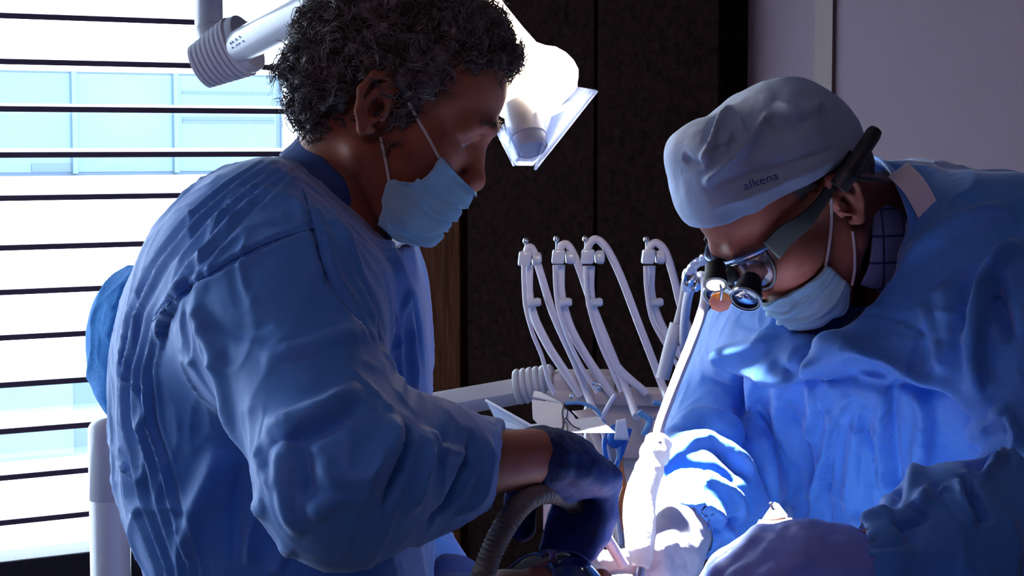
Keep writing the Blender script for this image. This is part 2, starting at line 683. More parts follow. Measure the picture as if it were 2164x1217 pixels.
def glassy(name, tint, gloss=0.08, rough=0.05, haze=None):
    """thin clear sheet: see-through with a reflecting skin, optionally a milky share"""
    m = bpy.data.materials.new(name)
    m.use_nodes = True
    nt = m.node_tree; N = nt.nodes; L = nt.links
    N.remove(N['Principled BSDF'])
    t = N.new('ShaderNodeBsdfTransparent'); t.inputs[0].default_value = (*tint, 1)
    g = N.new('ShaderNodeBsdfGlossy'); g.inputs['Roughness'].default_value = rough
    x = N.new('ShaderNodeMixShader'); x.inputs[0].default_value = gloss
    L.new(t.outputs[0], x.inputs[1]); L.new(g.outputs[0], x.inputs[2])
    last = x
    if haze:
        d = N.new('ShaderNodeBsdfDiffuse'); d.inputs[0].default_value = (*haze[0], 1)
        tr = N.new('ShaderNodeBsdfTranslucent'); tr.inputs[0].default_value = (*haze[0], 1)
        ad = N.new('ShaderNodeMixShader'); ad.inputs[0].default_value = 0.5
        L.new(d.outputs[0], ad.inputs[1]); L.new(tr.outputs[0], ad.inputs[2])
        y = N.new('ShaderNodeMixShader'); y.inputs[0].default_value = haze[1]
        L.new(x.outputs[0], y.inputs[1]); L.new(ad.outputs[0], y.inputs[2])
        last = y
    L.new(last.outputs[0], N['Material Output'].inputs['Surface'])
    return m


def wood(name, c1, c2, axis='z'):
    m = bpy.data.materials.new(name)
    m.use_nodes = True
    nt = m.node_tree; N = nt.nodes; L = nt.links
    b = N['Principled BSDF']; b.inputs['Roughness'].default_value = 0.75; b.inputs['Specular IOR Level'].default_value = 0.0
    tc = N.new('ShaderNodeTexCoord'); mp = N.new('ShaderNodeMapping')
    mp.inputs['Scale'].default_value = (14, 14, 1.2) if axis == 'z' else (1.0, 14, 16)
    L.new(tc.outputs['Object'], mp.inputs['Vector'])
    n = N.new('ShaderNodeTexNoise'); n.inputs['Scale'].default_value = 5; n.inputs['Detail'].default_value = 8; n.inputs['Distortion'].default_value = 0.8
    L.new(mp.outputs['Vector'], n.inputs['Vector'])
    r = N.new('ShaderNodeValToRGB'); r.color_ramp.elements[0].position = 0.38; r.color_ramp.elements[1].position = 0.66
    r.color_ramp.elements[0].color = (*c1, 1); r.color_ramp.elements[1].color = (*c2, 1)
    L.new(n.outputs['Fac'], r.inputs['Fac']); L.new(r.outputs['Color'], b.inputs['Base Color'])
    bp = N.new('ShaderNodeBump'); bp.inputs['Strength'].default_value = 0.15; bp.inputs['Distance'].default_value = 0.002
    L.new(n.outputs['Fac'], bp.inputs['Height']); L.new(bp.outputs['Normal'], b.inputs['Normal'])
    return m


MT = {
    'wall': mat('wall_paint', (0.136, 0.090, 0.126), 0.8, bump=(260, 0.06)),
    'wall_light': mat('wall_trim_paint', (0.135, 0.090, 0.095), 0.7),
    'ceiling': mat('ceiling_paint', (0.26, 0.24, 0.25), 0.85),
    'floor': mat('floor_vinyl', (0.12, 0.11, 0.11), 0.5, var=(3, (0.16, 0.14, 0.13), 1)),
    'frame_dark': mat('window_frame_metal', (0.025, 0.025, 0.05), 0.5),
    'slat': mat('blind_slat', (0.88, 0.87, 0.86), 0.5),
    'slat_edge': mat('blind_slat_edge', (0.15, 0.11, 0.22), 0.5),  # dark tone holds the shade on the slats' room side
    'wood_dark': wood('dark_wood_horizontal', (0.0045, 0.0026, 0.0026), (0.011, 0.0055, 0.0050), 'x'),
    'wood_red': wood('red_wood_vertical', (0.014, 0.0052, 0.0034), (0.032, 0.012, 0.007), 'z'),
    'facade': mat('facade_render', (0.82, 0.82, 0.84), 0.8),
    'pane': mat('facade_glass', (0.062, 0.112, 0.145), 0.35, var=(0.35, (0.085, 0.127, 0.152), 1)),
    'pane_dark': mat('facade_glass_frame', (0.045, 0.075, 0.125), 0.5),
    'glass': glassy('window_glass', (0.97, 0.98, 1.0), 0.05, 0.0),
    'white_plastic': mat('white_plastic', (0.60, 0.62, 0.72), 0.28, coat=0.3),
    'unit_grey': mat('unit_grey_plastic', (0.50, 0.48, 0.52), 0.4),
    'unit_pink': mat('unit_warm_plastic', (0.52, 0.42, 0.42), 0.45),
    'rubber_dark': mat('dark_rubber', (0.012, 0.012, 0.014), 0.45),
    'black': mat('black_plastic', (0.005, 0.005, 0.007), 0.55, spec=0.2),
    'hose': mat('hose_grey', (0.66, 0.62, 0.72), 0.4),
    'hose_tan': mat('suction_hose_tan', (0.16, 0.135, 0.13), 0.5, bump=(900, 0.2)),
    'chrome': mat('chrome', (0.75, 0.76, 0.80), 0.12, metal=1.0),
    'steel': mat('brushed_steel', (0.55, 0.55, 0.58), 0.3, metal=1.0),
    'gown': mat('gown_blue', (0.048, 0.228, 0.70), 0.6, sheen=0.35, bump=(60, 0.22)),
    'seam': mat('gown_seam', (0.025, 0.11, 0.36), 0.7),
    'gown_tex': mat('gown_back_textured', (0.012, 0.27, 0.88), 0.8, var=(140, (0.03, 0.36, 0.95), 1), bump=(420, 0.3)),
    'shirt': mat('navy_collar', (0.02, 0.06, 0.22), 0.8),
    'skin_l': mat('skin_tan', (0.33, 0.115, 0.07), 0.5, var=(30, (0.27, 0.085, 0.05), 1), bump=(300, 0.08), sss=0.08, spec=0.15),
    'skin_r': mat('skin_red', (0.21, 0.070, 0.048), 0.5, var=(30, (0.16, 0.050, 0.034), 1), bump=(300, 0.08), sss=0.08, spec=0.15),
    'hair': mat('hair_grey_brown', (0.050, 0.040, 0.040), 0.34, var=(70, (0.24, 0.23, 0.25), 1)),  # paler variation paints window highlights into the hair colour
    'hair_short': mat('hair_dark', (0.018, 0.012, 0.010), 0.6),
    'mask': mat('mask_cloth', (0.36, 0.60, 0.74), 0.8, bump=(240, 0.12)),
    'elastic': mat('elastic_white', (0.62, 0.58, 0.56), 0.8),
    'cap': mat('cap_cloth', (0.34, 0.44, 0.62), 0.8, bump=(130, 0.2)),
    'ink': mat('cap_ink', (0.04, 0.09, 0.36), 0.8),
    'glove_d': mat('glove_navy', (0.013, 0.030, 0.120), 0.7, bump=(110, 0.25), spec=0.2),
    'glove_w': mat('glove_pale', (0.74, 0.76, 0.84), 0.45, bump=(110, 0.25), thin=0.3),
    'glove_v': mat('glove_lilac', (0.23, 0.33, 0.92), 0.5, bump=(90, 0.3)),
    'eye_w': mat('eye_dark', (0.10, 0.075, 0.065), 0.15),
    'trouser': mat('trouser_navy', (0.02, 0.025, 0.06), 0.8),
    'shoe': mat('shoe_black', (0.01, 0.01, 0.01), 0.5),
    'lens_dark': mat('tinted_lens', (0.006, 0.02, 0.10), 0.08, coat=0.6),
    'lens_clear': glassy('spectacle_lens', (0.80, 0.86, 0.95), 0.18, 0.02),
    'shield': glassy('lamp_shield', (0.72, 0.78, 0.92), 0.14, 0.08, haze=((0.50, 0.62, 0.90), 0.16)),
    'bag': mat('barrier_sleeve', (0.86, 0.86, 0.90), 0.35, bump=(120, 0.5), thin=0.45),
    'paper': mat('white_paper', (0.80, 0.82, 0.85), 0.7),
    'orange': mat('orange_plastic', (0.65, 0.20, 0.05), 0.4),
    'blue_plastic': mat('blue_plastic', (0.02, 0.12, 0.50), 0.35),
    'peach': mat('peach_cloth', (0.22, 0.085, 0.045), 0.8),
    'tan': mat('tan_cloth', (0.14, 0.115, 0.095), 0.8),
    'chair': mat('chair_vinyl', (0.03, 0.05, 0.14), 0.45),
    'bounce_bib': mat('bounce_bib', (0.62, 0.82, 0.95), 0.8),  # pale colour of the added bounce reflector
    'bib': mat('bib_blue', (0.15, 0.35, 0.62), 0.8, bump=(90, 0.3)),
}

MT["amber"] = glassy('amber_filter', (0.85, 0.40, 0.05), 0.15, 0.05, haze=((0.8, 0.35, 0.05), 0.4))
# ------------------------------------------------------------------ the room
def rbox(name, lo, hi, m, parent=None, bevel=0.0, smooth=False):
    return MB().box(lo, hi, M_ROOM).build(name, m, parent, smooth=smooth, bevel=bevel)


def to_room(p):
    d = np.asarray(p) - RC
    return np.array([d @ RX, d @ RY, d[2]])


def win_z(px, py):
    return to_room(hit_plane(px, py, RC, RX))


def back_pt(px, py, off=0.0):
    """room coordinates of a pixel on the plane parallel to the back wall, off metres in front of it"""
    return to_room(hit_plane(px, py, RC - RY * off, RY))


T = 0.15
struct(rbox('floor', (-T, -ROOM_Y - T, -0.1), (ROOM_X + T, T, 0), MT['floor']))
struct(rbox('ceiling', (-T, -ROOM_Y - T, ROOM_Z), (ROOM_X + T, T, ROOM_Z + 0.1), MT['ceiling']))
struct(rbox('wall_back', (-T, 0, 0), (ROOM_X + T, T, ROOM_Z), MT['wall']))
struct(rbox('wall_right', (ROOM_X, -ROOM_Y, 0), (ROOM_X + T, 0, ROOM_Z), MT['wall']))
struct(rbox('wall_front', (-T, -ROOM_Y - T, 0), (ROOM_X + T, -ROOM_Y, ROOM_Z), MT['wall']))
# window wall with its opening
mb = MB()
mb.box((-T, -ROOM_Y, 0), (0, WIN_Y0, ROOM_Z), M_ROOM)
mb.box((-T, WIN_Y0, 0), (0, WIN_Y1, WIN_Z0), M_ROOM)
mb.box((-T, WIN_Y0, WIN_Z1), (0, WIN_Y1, ROOM_Z), M_ROOM)
mb.box((-T, WIN_Y1, 0), (0, 0, ROOM_Z), M_ROOM)
struct(mb.build('wall_left', MT['wall'], smooth=False))

# window: frame of members and one clear pane per bay
SILL_Z = win_z(0, 1187)[2]
win = struct(bpy.data.objects.new('window_1', None)); COL.objects.link(win)
win.location = M_ROOM @ Vector((-0.1, -1.8, WIN_Z0))
f = MB()
f.box((-0.148, WIN_Y0, WIN_Z0), (-0.12, WIN_Y1, WIN_Z0 + 0.05), M_ROOM)
f.box((-0.148, WIN_Y0, WIN_Z1 - 0.05), (-0.12, WIN_Y1, WIN_Z1), M_ROOM)
for yy in (WIN_Y0, WIN_Y1 - 0.03):
    f.box((-0.148, yy, WIN_Z0), (-0.12, yy + 0.03, WIN_Z1), M_ROOM)
f.build('window_frame', MT['white_plastic'], win, smooth=False)
rbox('pane', (-0.134, WIN_Y0, WIN_Z0), (-0.130, WIN_Y1, WIN_Z1), MT['glass'], win)
# dark sill board carrying the bottom rail
struct(rbox('trim_sill', (-0.12, WIN_Y0, WIN_Z0 - 0.04), (0.05, WIN_Y1 - 0.06, WIN_Z0), MT['frame_dark']))

# wide-slat blind just inside the glass
blind = thing('window_blind', M_ROOM @ Vector((0.02, -1.8, WIN_Z0)),
              'open horizontal blind with wide slats with shade painted on their edges across the bright window', 'blind')
left_y = [33, 130, 230, 327.5, 419, 524, 618, 714, 814, 912, 1010, 1105]      # slat fronts where they leave the frame
zs_ = [win_z(0, y)[2] for y in left_y]
step = (zs_[0] - zs_[-1]) / 11.0
zs_ = [zs_[0] + step * k for k in (4, 3, 2, 1)] + zs_
SW, TH, TILT = 0.112, 0.0115, 0.062
slat_mesh = None
for z in zs_:
    if z > WIN_Z1 - 0.03:
        continue
    # cross section: pale upper face, front lip with its shade painted dark
    if slat_mesh is None:
        z0 = z
        mb = MB()
        y0, y1 = WIN_Y0 + 0.03, WIN_Y1 - 0.01
        prof = [(0.0, 0.0), (0.0, TH), (-SW * 0.5, TH + SW * 0.5 * TILT + 0.003), (-SW, TH + SW * TILT), (-SW, SW * TILT), (-SW * 0.5, SW * 0.5 * TILT + 0.003)]
        off = 0.004
        v = [M_ROOM @ Vector((x + off, yy, zz)) for yy in (y0, y1) for (x, zz) in prof]
        n = len(prof)
        mb.add(v, [(i, (i + 1) % n, n + (i + 1) % n, n + i) for i in range(n)] + [tuple(range(n)), tuple(range(2 * n - 1, n - 1, -1))])
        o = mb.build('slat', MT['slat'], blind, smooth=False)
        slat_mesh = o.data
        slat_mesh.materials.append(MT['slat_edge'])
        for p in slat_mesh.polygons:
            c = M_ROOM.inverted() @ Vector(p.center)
            if c.x > off - 0.003:          # front lip of each slat, its shade put into the colour
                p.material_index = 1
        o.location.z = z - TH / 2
    else:
        o = bpy.data.objects.new('slat', slat_mesh)
        COL.objects.link(o)
        o.parent = blind
        o.matrix_parent_inverse = Matrix.Translation(-blind.location)
        o.location.z = z - TH / 2
zb = win_z(0, 1187)[2]
mb = MB().box((-0.11, WIN_Y0 + 0.03, WIN_Z0 + 0.002), (0.004, WIN_Y1 - 0.01, zb), M_ROOM)
mb.build('bottom_rail', MT['frame_dark'], blind, smooth=False, bevel=0.004)
for px in (634, -250):
    a = to_room(hit_plane(px, 100, RC + RX * 0.01, RX))
    MB().tube([M_ROOM @ Vector((0.004, a[1], zb)), M_ROOM @ Vector((0.004, a[1], WIN_Z1 - 0.06))], 0.0009, 6).build('cord', MT['unit_grey'], blind)
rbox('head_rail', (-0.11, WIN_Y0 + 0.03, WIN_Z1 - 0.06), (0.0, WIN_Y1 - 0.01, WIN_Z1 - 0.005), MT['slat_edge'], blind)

# building across the street, parallel to the window wall
FD = 21.0          # metres beyond the window plane


def fac(px, py, d=0.0):
    return to_room(hit_plane(px, py, RC - RX * (FD - d), RX))


bld = thing('office_building', M_ROOM @ Vector((-FD, -6, -9)), 'pale building across the street with light blue glazed bands behind the blind', 'building')
mb = MB()
mb.box((-FD - 6, -24, -12), (-FD - 0.12, 14, 6.5), M_ROOM)
mb.build('wall', MT['facade'], bld, smooth=False)
bands = [((152, 368), [-700, -480, -265, -55, 155, 370, 588]), ((812, 974), [-420, -250, -80, 160])]
for (ya, yb), xs in bands:
    zt, zb_ = fac(0, ya)[2], fac(0, yb)[2]
    ys = [fac(x, (ya + yb) / 2)[1] for x in xs]
    ye = fac(600 if ya < 500 else 215, (ya + yb) / 2)[1]
    fr = rbox('window_band', (-FD - 0.12, ys[0] - 0.1, zb_ - 0.03), (-FD - 0.05, ye, zt + 0.03), MT['pane_dark'], bld)
    for a, b in zip(ys[:-1], ys[1:]):
        rbox('pane', (-FD - 0.05, a + 0.06, zb_ + 0.02), (-FD - 0.03, b - 0.02, zt), MT['pane'], fr)
        rbox('mullion', (-FD - 0.05, a - 0.02, zb_), (-FD + 0.02, a + 0.05, zt + 0.02), MT['pane'], fr)
    rbox('ledge', (-FD - 0.05, ys[0] - 0.1, zb_ - 0.12), (-FD + 0.12, ye, zb_ - 0.03), MT['facade'], fr)
    if ya < 500:
        rbox('pane', (-FD - 0.05, ys[-1] + 0.06, zb_ + 0.02), (-FD - 0.03, ye - 0.03, zt), MT['pane'], fr)
        # blinds half-drawn behind the glass show as thin lines
        for yl in (197, 251, 258):
            zl = fac(480, yl)[2]
            rbox('transom', (-FD - 0.03, ys[-2] + 0.12, zl - 0.02), (-FD - 0.02, ys[-1] - 0.05, zl + 0.02), MT['pane_dark'], fr)
        rbox('plinth', (-FD - 0.03, fac(68, 350)[1], zb_ + 0.03), (-FD - 0.015, fac(150, 350)[1], fac(100, 346)[2]), MT['pane_dark'], fr)

# tall dark cabinet along the back wall
cab0, cab1 = back_pt(876, 700)[0], back_pt(1580, 300)[0]
DEP = 0.06
cabinet = thing('tall_cabinet', M_ROOM @ Vector(((cab0 + cab1) / 2, -DEP, 0)), 'tall dark brown wooden cabinet with flat doors behind the instrument hoses', 'cabinet')
rbox('body', (0.012, -DEP + 0.025, 0.0), (cab1, -0.002, 2.6), MT['wood_dark'], cabinet)
edges = [0.014] + [back_pt(x, 500, DEP)[0] for x in (985, 1258)] + [cab1]
mats = ['wood_red', 'wood_dark', 'wood_dark']
for a, b, mm in zip(edges[:-1], edges[1:], mats):
    proud = 0.012 if mm == 'wood_red' else 0.0
    rbox('door', (a + 0.004, -DEP - proud, 0.08), (b - 0.006, -DEP + 0.022, 2.58), MT[mm], cabinet, bevel=0.003)
# pale strip on the wall beside the cabinet
t0, t1 = back_pt(1725, 300)[0], back_pt(1762, 300)[0]
struct(rbox('trim_1', (t0, -0.006, 0), (t1, -0.001, ROOM_Z), MT['wall_light']))
struct(rbox('baseboard_back', (cab1 + 0.002, -0.015, 0), (ROOM_X, -0.001, 0.09), MT['wall_light']))

# panel body for the added fill light
cl = thing('fill_light_panel', FILL_LAMP + Vector((0, 0, 0.05)), 'unseen rectangular fill light panel added under the ceiling', 'ceiling light')
cx, cy = 3.6, -2.9
RL = Matrix.Translation(FILL_LAMP)
mb = MB()
for (x0, x1, y0, y1) in ((-.62, .62, -.32, -.29), (-.62, .62, .29, .32), (-.62, -.59, -.29, .29), (.59, .62, -.29, .29)):
    mb.box((x0, y0, 0.0), (x1, y1, 0.058), RL)
mb.build('frame', MT['white_plastic'], cl, smooth=False)
MB().box((-.59, -.29, 0.03), (.59, .29, 0.035), RL).build('diffuser', MT['paper'], cl, smooth=False)
# ------------------------------------------------------------------ people
def frame(fwd_yaw, pitch, roll=0.0):
    """columns forward, left, up. yaw: heading angle in the ground plane, pitch: nodding down, roll: towards the left ear"""
    f = np.array([math.cos(fwd_yaw), math.sin(fwd_yaw), 0])
    l = np.array([-f[1], f[0], 0])
    u = np.array([0, 0, 1.0])
    f2 = f * math.cos(pitch) - u * math.sin(pitch)
    u2 = u * math.cos(pitch) + f * math.sin(pitch)
    l2 = l * math.cos(roll) - u2 * math.sin(roll)
    u3 = u2 * math.cos(roll) + l * math.sin(roll)
    return np.stack([f2, l2, u3], 1)


def head_sdf(s, slit=0.0022):
    """male head in its own frame: x forward, y left, z up, origin between the ear canals"""
    s.ell((-.012, 0, .048), (.098, .077, .086), k=.01)
    s.ell((.044, 0, .058), (.052, .065, .060), k=.03)
    s.ell((.040, 0, -.028), (.056, .058, .072), k=.03)
    for y in (-1, 1):
        s.ell((.058, y * .046, -.008), (.026, .021, .020), k=.022)
        s.cone((.002, y * .052, -.046), (.058, y * .036, -.079), .017, .017, k=.022)
        s.cone((.058, y * .036, -.079), (.082, 0, -.083), .017, .018, k=.015)
        s.cone((.080, y * .047, .032), (.093, y * .020, .039), .0095, .0105, k=.014)
        s.cone((.093, y * .020, .039), (.093, 0, .036), .0105, .009, k=.008)
    s.ell((.084, 0, -.083), (.017, .020, .014), k=.014)
    for y in (-1, 1):
        s.ell((.096, y * .033, .017), (.018, .018, .0115), k=.012, cut=True)
        s.ell((.0745, y * .032, .016), (.0142, .0150, .0142), k=.003)
        s.ell((.090, y * .032, .0115), (.012, .0125, slit), k=.002, cut=True)
        s.cone((.080, y * .046, .024), (.088, y * .022, .024), .0042, .0046, k=.006)     # lid fold
        s.cone((.078, y * .046, .004), (.086, y * .022, .003), .0035, .004, k=.008)      # lower lid bag
    s.cone((.090, 0, .030), (.108, 0, -.010), .0085, .0100, k=.012)
    s.ell((.1105, 0, -.0155), (.0112, .0115, .0105), k=.008)
    for y in (-1, 1):
        s.ell((.104, y * .0125, -.020), (.0105, .0075, .0085), k=.006)
        s.ell((.112, y * .0068, -.0285), (.0045, .0032, .0050), k=.003, cut=True)
    s.ell((.097, 0, -.046), (.011, .024, .0065), k=.006)
    s.ell((.096, 0, -.058), (.011, .021, .0075), k=.006)
    s.cone((.110, -.022, -.0515), (.110, .022, -.0515), .0018, .0018, k=.003, cut=True)
    # ears
    for y in (-1, 1):
        e = lambda x, z, o=0.0: (x, y * (.0745 + max(0, -x) * .42 + o), z)
        s.ell(e(-.012, .006), (.0175, .0055, .027), k=.006, R=Matrix.Rotation(y * math.radians(22), 3, 'Z'))
        s.chain([e(.004, .010, .004), e(.002, .026, .005), e(-.010, .036, .006), e(-.024, .029, .006), e(-.028, .010, .006), e(-.020, -.010, .004), e(-.008, -.024, .002), e(.000, -.020, .002)],
                [.0036, .0042, .0046, .0044, .0040, .0042, .0056, .004], k=.004)
        s.chain([e(-.003, .018, .003), e(-.014, .016, .005), e(-.017, .001, .004), e(-.010, -.010, .003)], [.003, .0034, .0034, .003], k=.003)
        s.ell(e(-.006, .001, .008), (.0075, .008, .010), k=.003, cut=True)
        s.cone(e(.004, .004, .003), e(.003, -.006, .003), .0036, .0036, k=.003)          # tragus
    return s


def finger_chain(base, d, n, lens, curls, r0, r1):
    """points of one finger: starts along d, curls towards n (palm side)"""
    pts = [np.asarray(base, float)]
    a = 0.0
    for L, c in zip(lens, curls):
        a += math.radians(c)
        pts.append(pts[-1] + L * (math.cos(a) * d + math.sin(a) * n))
    return pts, np.linspace(r0, r1, len(pts))


def hand_sdf(s, wrist, d, n, left, curls, thumb=(30, 20, 10), scale=1.0, inflate=0.0, spread=1.0):
    """wrist position, d towards the knuckles, n out of the palm. left: a left hand. curls: 4 triples index..little.
    Returns joint positions"""
    d = nrm(d); n = nrm(np.asarray(n) - d * np.dot(n, d))
    side = np.cross(n, d) if left else np.cross(d, n)          # towards the thumb
    z = scale
    s.ell(wrist + d * .045 * z, (.055 * z + inflate, .040 * z + inflate, .015 * z + inflate), k=.012, R=np.stack([d, side, -n], 1), loc=False)
    kn = [(.026, .092), (.008, .096), (-.011, .091), (-.028, .081)]
    L = [(.044, .026, .021), (.049, .030, .022), (.045, .028, .022), (.035, .021, .020)]
    out = {}
    for i, (sy, sx) in enumerate(kn):
        b = wrist + d * sx * z + side * sy * z - n * .004 * z
        s.cone(wrist + d * .012 * z + side * sy * .65 * z, b, .0135 * z + inflate, .0115 * z + inflate, k=.012, loc=False)
        dd = nrm(d + side * (sy / .026) * .10 * spread)
        pts, rs = finger_chain(b, dd, n, [l * z for l in L[i]], curls[i], .0102 * z + inflate, .0074 * z + inflate)
        if i == 3:
            rs = rs * .9
        for j in range(3):
            s.cone(pts[j], pts[j + 1], rs[j], rs[j + 1], k=.005 if j == 0 else .004, loc=False)
        out[i] = pts
    # thumb leaves the side of the palm near its base
    tb = wrist + d * .022 * z + side * .026 * z + n * .006 * z
    td = nrm(d * .62 + side * .62 + n * .35)
    tn = nrm(n * .55 - side * .75)
    tn = nrm(tn - td * np.dot(tn, td))
    pts, rs = finger_chain(tb, td, tn, (.042 * z, .032 * z, .026 * z), thumb, .0150 * z + inflate, .0088 * z + inflate)
    for j in range(3):
        s.cone(pts[j], pts[j + 1], rs[j], rs[j + 1], k=.010 if j == 0 else .004, loc=False)
    out['thumb'] = pts
    return out


def grid_surface(name, rows, m, parent, nu=6, nv=5, thick=0.0012, fn=None):
    """smooth cloth through a grid of points (rows x cols x 3)"""
    G = np.asarray(rows, float)
    A = np.stack([catmull(G[i], nu) for i in range(G.shape[0])])
    B = np.stack([catmull(A[:, j], nv) for j in range(A.shape[1])], 1)
    if fn is not None:
        B = fn(B)
    R_, C_ = B.shape[:2]
    V = B.reshape(-1, 3)
    Q = np.array([(i * C_ + j, i * C_ + j + 1, (i + 1) * C_ + j + 1, (i + 1) * C_ + j) for i in range(R_ - 1) for j in range(C_ - 1)])
    N = vnormals(V, Q)
    V2 = np.vstack([V, V - N * thick])
    n = len(V)
    Q2 = np.vstack([Q, Q[:, ::-1] + n])
    rim = []
    for i in range(R_ - 1):
        for j, flip in ((0, 0), (C_ - 1, 1)):
            a, b = i * C_ + j, (i + 1) * C_ + j
            rim.append((a, b, b + n, a + n) if not flip else (b, a, a + n, b + n))
    for j in range(C_ - 1):
        for i, flip in ((0, 1), (R_ - 1, 0)):
            a, b = i * C_ + j, i * C_ + j + 1
            rim.append((a, b, b + n, a + n) if not flip else (b, a, a + n, b + n))
    Q2 = np.vstack([Q2, np.array(rim)])
    o = link(name, quad_mesh(name, V2, Q2), parent, m)
    bm = bmesh.new(); bm.from_mesh(o.data); bmesh.ops.recalc_face_normals(bm, faces=bm.faces); bm.to_mesh(o.data); bm.free()
    return o, B


def local_hit(px, py, o, R, yl):
    """point on the sight line where the head-frame sideways coordinate equals yl"""
    return hit_plane(px, py, o + R[:, 1] * yl, R[:, 1])


def face_hit(bvh, px, py, lift=0.003):
    loc, nn, i, d = bvh.ray_cast(Vector((0, 0, CAM_Z)), Vector(ray(px, py)).normalized())
    if loc is None:
        return None
    return np.array(loc) + np.array(nn) * lift


def curl_strands(mb, roots, normals, down, rng, n_pt=9, length=(.018, .032), rad=.0008, curl=(.0022, .004), turns=(1.0, 2.2), seg=3, hug=0.5):
    for p, n in zip(roots, normals):
        L = rng.uniform(*length)
        d = nrm(n * rng.uniform(.45, .9) + down * hug + rng.normal(0, .35, 3))
        u = nrm(np.cross(d, rng.normal(0, 1, 3))); w = np.cross(d, u)
        cr = rng.uniform(*curl); tn = rng.uniform(*turns) * 2 * math.pi; ph = rng.uniform(0, 6.28)
        t = np.linspace(0, 1, n_pt)
        bend = nrm(down + rng.normal(0, .4, 3))
        ax = p[None] + d[None] * (t * L)[:, None] + bend[None] * ((t ** 2) * L * .35)[:, None]
        hel = (np.cos(ph + tn * t)[:, None] * u + np.sin(ph + tn * t)[:, None] * w) * (cr * np.minimum(1, t * 3))[:, None]
        rr = rad * (1.0 - .75 * t)
        mb.tube(ax + hel, rr, seg, caps=False)
    return mb


# ============================================================ left man, standing in profile
LO = P(822, 243, 1.90)                                     # between his ear canals
LR = frame(math.radians(-2), math.radians(30), math.radians(1))
lm = thing('person', P(600, 1217, 1.9) * np.array([1, 1, 0]), 'man with curly grey hair in blue gown and pulled-down mask holding a suction hose', 'person')

L_SH, L_EL, L_WR = P(550, 600, 1.72), P(728, 1018, 1.57), P(1128, 966, 1.75)
L_HD = nrm(P(1268, 1012, 1.83) - L_WR)
L_SH2, L_EL2, L_WR2 = P(600, 560, 2.08), P(740, 1010, 2.15), P(930, 1235, 2.02)
L_NECK = P(722, 412, 1.93)

sk = SDF(LO, LR, .965)
head_sdf(sk)
sk.cone(sk.w((-.030, 0, -.030)), L_NECK, .047, .050, k=.03, loc=False)
sk.cone(L_NECK, P(610, 620, 1.92), .05, .10, k=.03, loc=False)
sk.cone(P(600, 620, 1.92), P(590, 1150, 1.92), .10, .09, k=.03, loc=False)
sk.chain([L_SH, L_EL, L_WR + L_HD * .0], [.045, .036, .027], k=.03, loc=False)
sk.cone(L_SH, P(600, 620, 1.92), .045, .09, k=.03, loc=False)
sk.chain([L_SH2, L_EL2, L_WR2], [.045, .036, .027], k=.03, loc=False)
sk.cone(L_SH2, P(600, 620, 1.92), .045, .09, k=.03, loc=False)
# his right hand, closed downward round the hose
L_PALM = nrm(np.array([-0.25, 0.05, -1.0]))
L_CURL = [(66, 16, 10), (68, 20, 12), (66, 20, 14), (62, 24, 14)]
lh = hand_sdf(sk, L_WR, L_HD, L_PALM, False, L_CURL, thumb=(18, 16, 12), scale=1.0)
L_HD2 = nrm(P(985, 1250, 1.95) - L_WR2)
hand_sdf(sk, L_WR2, L_HD2, nrm(np.array([0, -.3, -1])), True, [(30, 30, 20)] * 4, scale=1.0)
body_l, VL, QL = sdf_obj('body', sk, .0023, MT['skin_l'], lm, smooth=1)
bvh_l = BVHTree.FromPolygons([tuple(v) for v in VL], [tuple(q) for q in QL])

for y in (-1, 1):
    MB().ball(sk.w((.0745, y * .032, .016)), .0130 * .965, 14, 10).build('eye', MT['eye_w'], lm)

# --- gloves
def glove(name, sdf, m, parent, h=.0022, post=None):
    return sdf_obj(name, sdf, h, m, parent, smooth=1, post=post)

def wrinkle(amp, freq, seed):
    def fn(V, N):
        d = vnoise(V * freq, seed) + .5 * vnoise(V * freq * 2.3, seed + 3)
        return V + N * (amp * d)[:, None]
    return fn

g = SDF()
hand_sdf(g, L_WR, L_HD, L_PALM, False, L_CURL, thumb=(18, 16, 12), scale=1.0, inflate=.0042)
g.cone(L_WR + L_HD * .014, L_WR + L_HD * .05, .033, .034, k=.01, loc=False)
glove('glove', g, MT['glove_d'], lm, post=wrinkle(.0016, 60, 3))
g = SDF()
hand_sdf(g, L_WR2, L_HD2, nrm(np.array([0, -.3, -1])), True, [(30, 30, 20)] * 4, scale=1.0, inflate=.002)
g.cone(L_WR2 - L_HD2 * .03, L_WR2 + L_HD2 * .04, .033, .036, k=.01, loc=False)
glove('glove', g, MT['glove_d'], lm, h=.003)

# --- gown
def st(py, Y):
    return P(1082, py, Y)[2]

rows = [  # py, left px, right px, half depth towards the camera (m), centre distance
    (312, 650, 780, .055, 1.93), (345, 575, 800, .085, 1.93), (395, 478, 815, .125, 1.92), (450, 398, 842, .165, 1.92), (520, 328, 874, .190, 1.92), (600, 284, 898, .200, 1.92),
    (700, 256, 910, .200, 1.92), (800, 246, 914, .192, 1.92), (900, 244, 915, .185, 1.92), (1000, 250, 915, .180, 1.92), (1100, 274, 915, .178, 1.92),
    (1217, 325, 915, .180, 1.92), (1400, 330, 905, .185, 1.92), (1700, 300, 920, .200, 1.93), (2150, 280, 950, .215, 1.95)]
zs = [st(r[0], r[4]) for r in rows]
cx = [(P(r[1], r[0], r[4])[0] + P(r[2], r[0], r[4])[0]) / 2 for r in rows]
ru = [(P(r[2], r[0], r[4])[0] - P(r[1], r[0], r[4])[0]) / 2 for r in rows]
gl = SDF()
gl.loft(zs, cx, [r[4] for r in rows], ru, [r[3] for r in rows], 0.0, n=2.25)
gl.cone(P(570, 560, 1.79), P(600, 660, 1.71), .100, .084, k=.06, loc=False)
gl.cone(P(600, 660, 1.71), L_EL, .084, .066, k=.035, loc=False)
